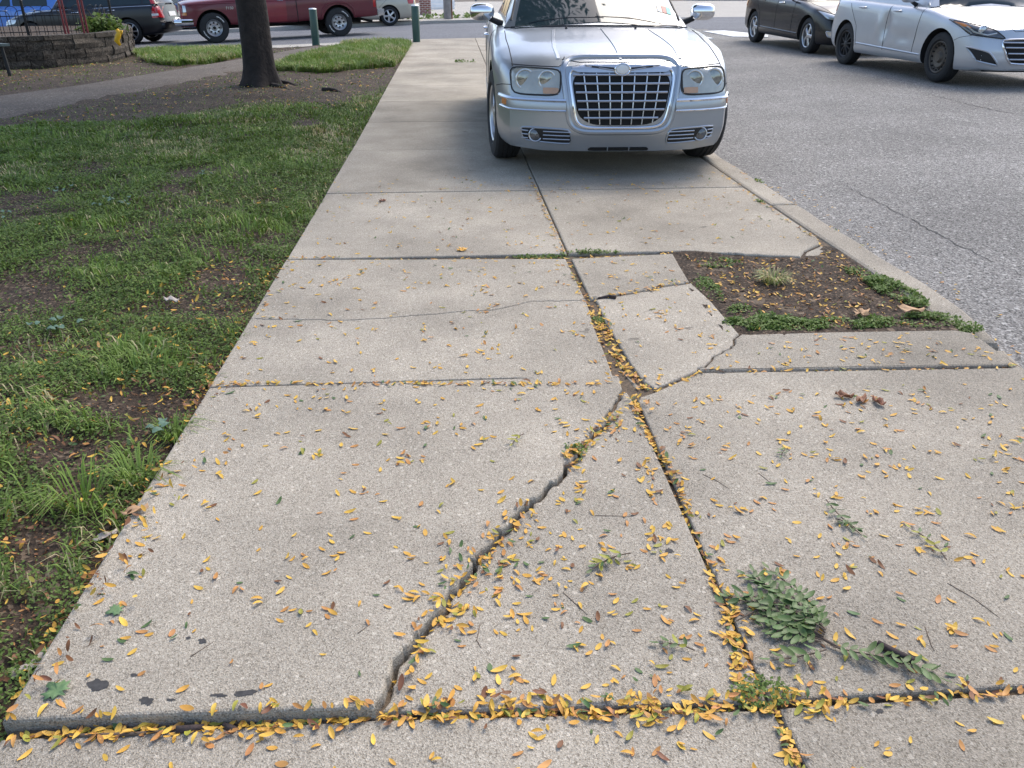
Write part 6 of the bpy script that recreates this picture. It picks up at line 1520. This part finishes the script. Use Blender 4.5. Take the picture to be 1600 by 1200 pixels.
# broad-leaved lawn plants
def broadleaf(u, v, n, rad, lab):
    x, y = gp(u, v); z = float(lawn_h(x, y)); r = empty('broadleaf_weed', (x, y, z)); tag(r, lab, 'weed'); q = random.Random(int(u))
    for k in range(n):
        a = q.uniform(0, 6.28); d = rad * math.sqrt(q.random()); s_ = q.uniform(0.012, 0.020); h = q.uniform(0.035, 0.06)
        V = [(d * math.cos(a), d * math.sin(a), h)] + [(d * math.cos(a) + s_ * math.cos(t), d * math.sin(a) + s_ * 0.85 * math.sin(t), h + 0.006 * math.cos(2 * t + k)) for t in np.linspace(0, 2 * math.pi, 11)[:-1]]
        o = mesh_obj('leaf', V, [(0, 1 + i, 1 + (i + 1) % 10) for i in range(10)], 'broad_leaf', r, True)
        MB().tube([(d * math.cos(a) * .6, d * math.sin(a) * .6, 0), (d * math.cos(a), d * math.sin(a), h)], 0.0015, 4).build('stem', 'leaf_green', o)
mat('broad_leaf', (0.10, 0.17, 0.115), 0.6, var=0.15, scale=30)
for u, v, n, rd, lb in ((90, 512, 11, 0.11, 'pale blue-green broad-leaved weed in the lawn by bare soil'), (185, 325, 12, 0.14, 'clump of pale round-leaved weed in the middle of the lawn'), (95, 300, 6, 0.10, 'small pale round-leaved weed in the shaded lawn'), (10, 340, 6, 0.1, 'pale broad-leaved weed beside the frame-edge lawn grass'), (325, 280, 4, 0.07, 'two pale broad leaves in lawn near the straw patch'), (245, 672, 4, 0.04, 'single pale broad-leaved weed at the sidewalk edge')): broadleaf(u, v, n, rd, lb)

# dark tar blotches on the raised slab's near corner, a thin film on the concrete
def blotch(u, v, ru, rv, seed, parent):
    q = random.Random(seed); c0 = gp(u, v); V = []; n = 18
    for k in range(n):
        t = 2 * math.pi * k / n; f = q.uniform(0.55, 1.15); p = gp(u + ru * f * math.cos(t), v + rv * f * math.sin(t)); V.append((p[0], p[1], ground_at(*p)[0] + 0.0012))
    zc = ground_at(*c0)[0] + 0.0012
    mesh_obj('stain', V + [(c0[0], c0[1], zc)], [(k, (k + 1) % n, n) for k in range(n)][::-1], 'tar', parent)
mat('tar', (0.045, 0.043, 0.042), 0.85, var=0.4, scale=120)
for k, (u, v, a, b) in enumerate(((155, 1080, 17, 11), (318, 1010, 7, 5), (296, 1005, 4, 2.5), (232, 1106, 12, 8), (386, 1094, 20, 6), (345, 1097, 14, 3), (212, 1064, 6, 3), (205, 905, 5, 4), (1046, 860, 8, 5), (1375, 1110, 8, 4), (270, 1104, 9, 2))): blotch(u, v, a, b, k, bed)

# worn cracks in the street surface
def road_crack(px, wd):
    P = resample([gp(u, v, road_z) for u, v in px], 46); V = []; q = random.Random(int(px[0][0]))
    for k, p in enumerate(P):
        t = P[min(k + 1, 45)] - P[max(k - 1, 0)]; t = t / np.linalg.norm(t); n_ = np.array([-t[1], t[0]]); p = p + n_ * q.uniform(-0.02, 0.02); w_ = wd * q.uniform(0.4, 1.2) * (1 - abs(k / 22.5 - 1) ** 3 * 0.8)
        for s_ in (-1, 1): V.append((*(p + n_ * w_ * s_), ground_at(*p)[0] + 0.003))
    mesh_obj('crack', V, [(2 * k, 2 * k + 1, 2 * k + 3, 2 * k + 2) for k in range(45)], 'tar', road)
road_crack([(1310, 285), (1400, 330), (1480, 375), (1640, 450)], 0.0045); road_crack([(1440, 145), (1520, 165), (1620, 185)], 0.009)
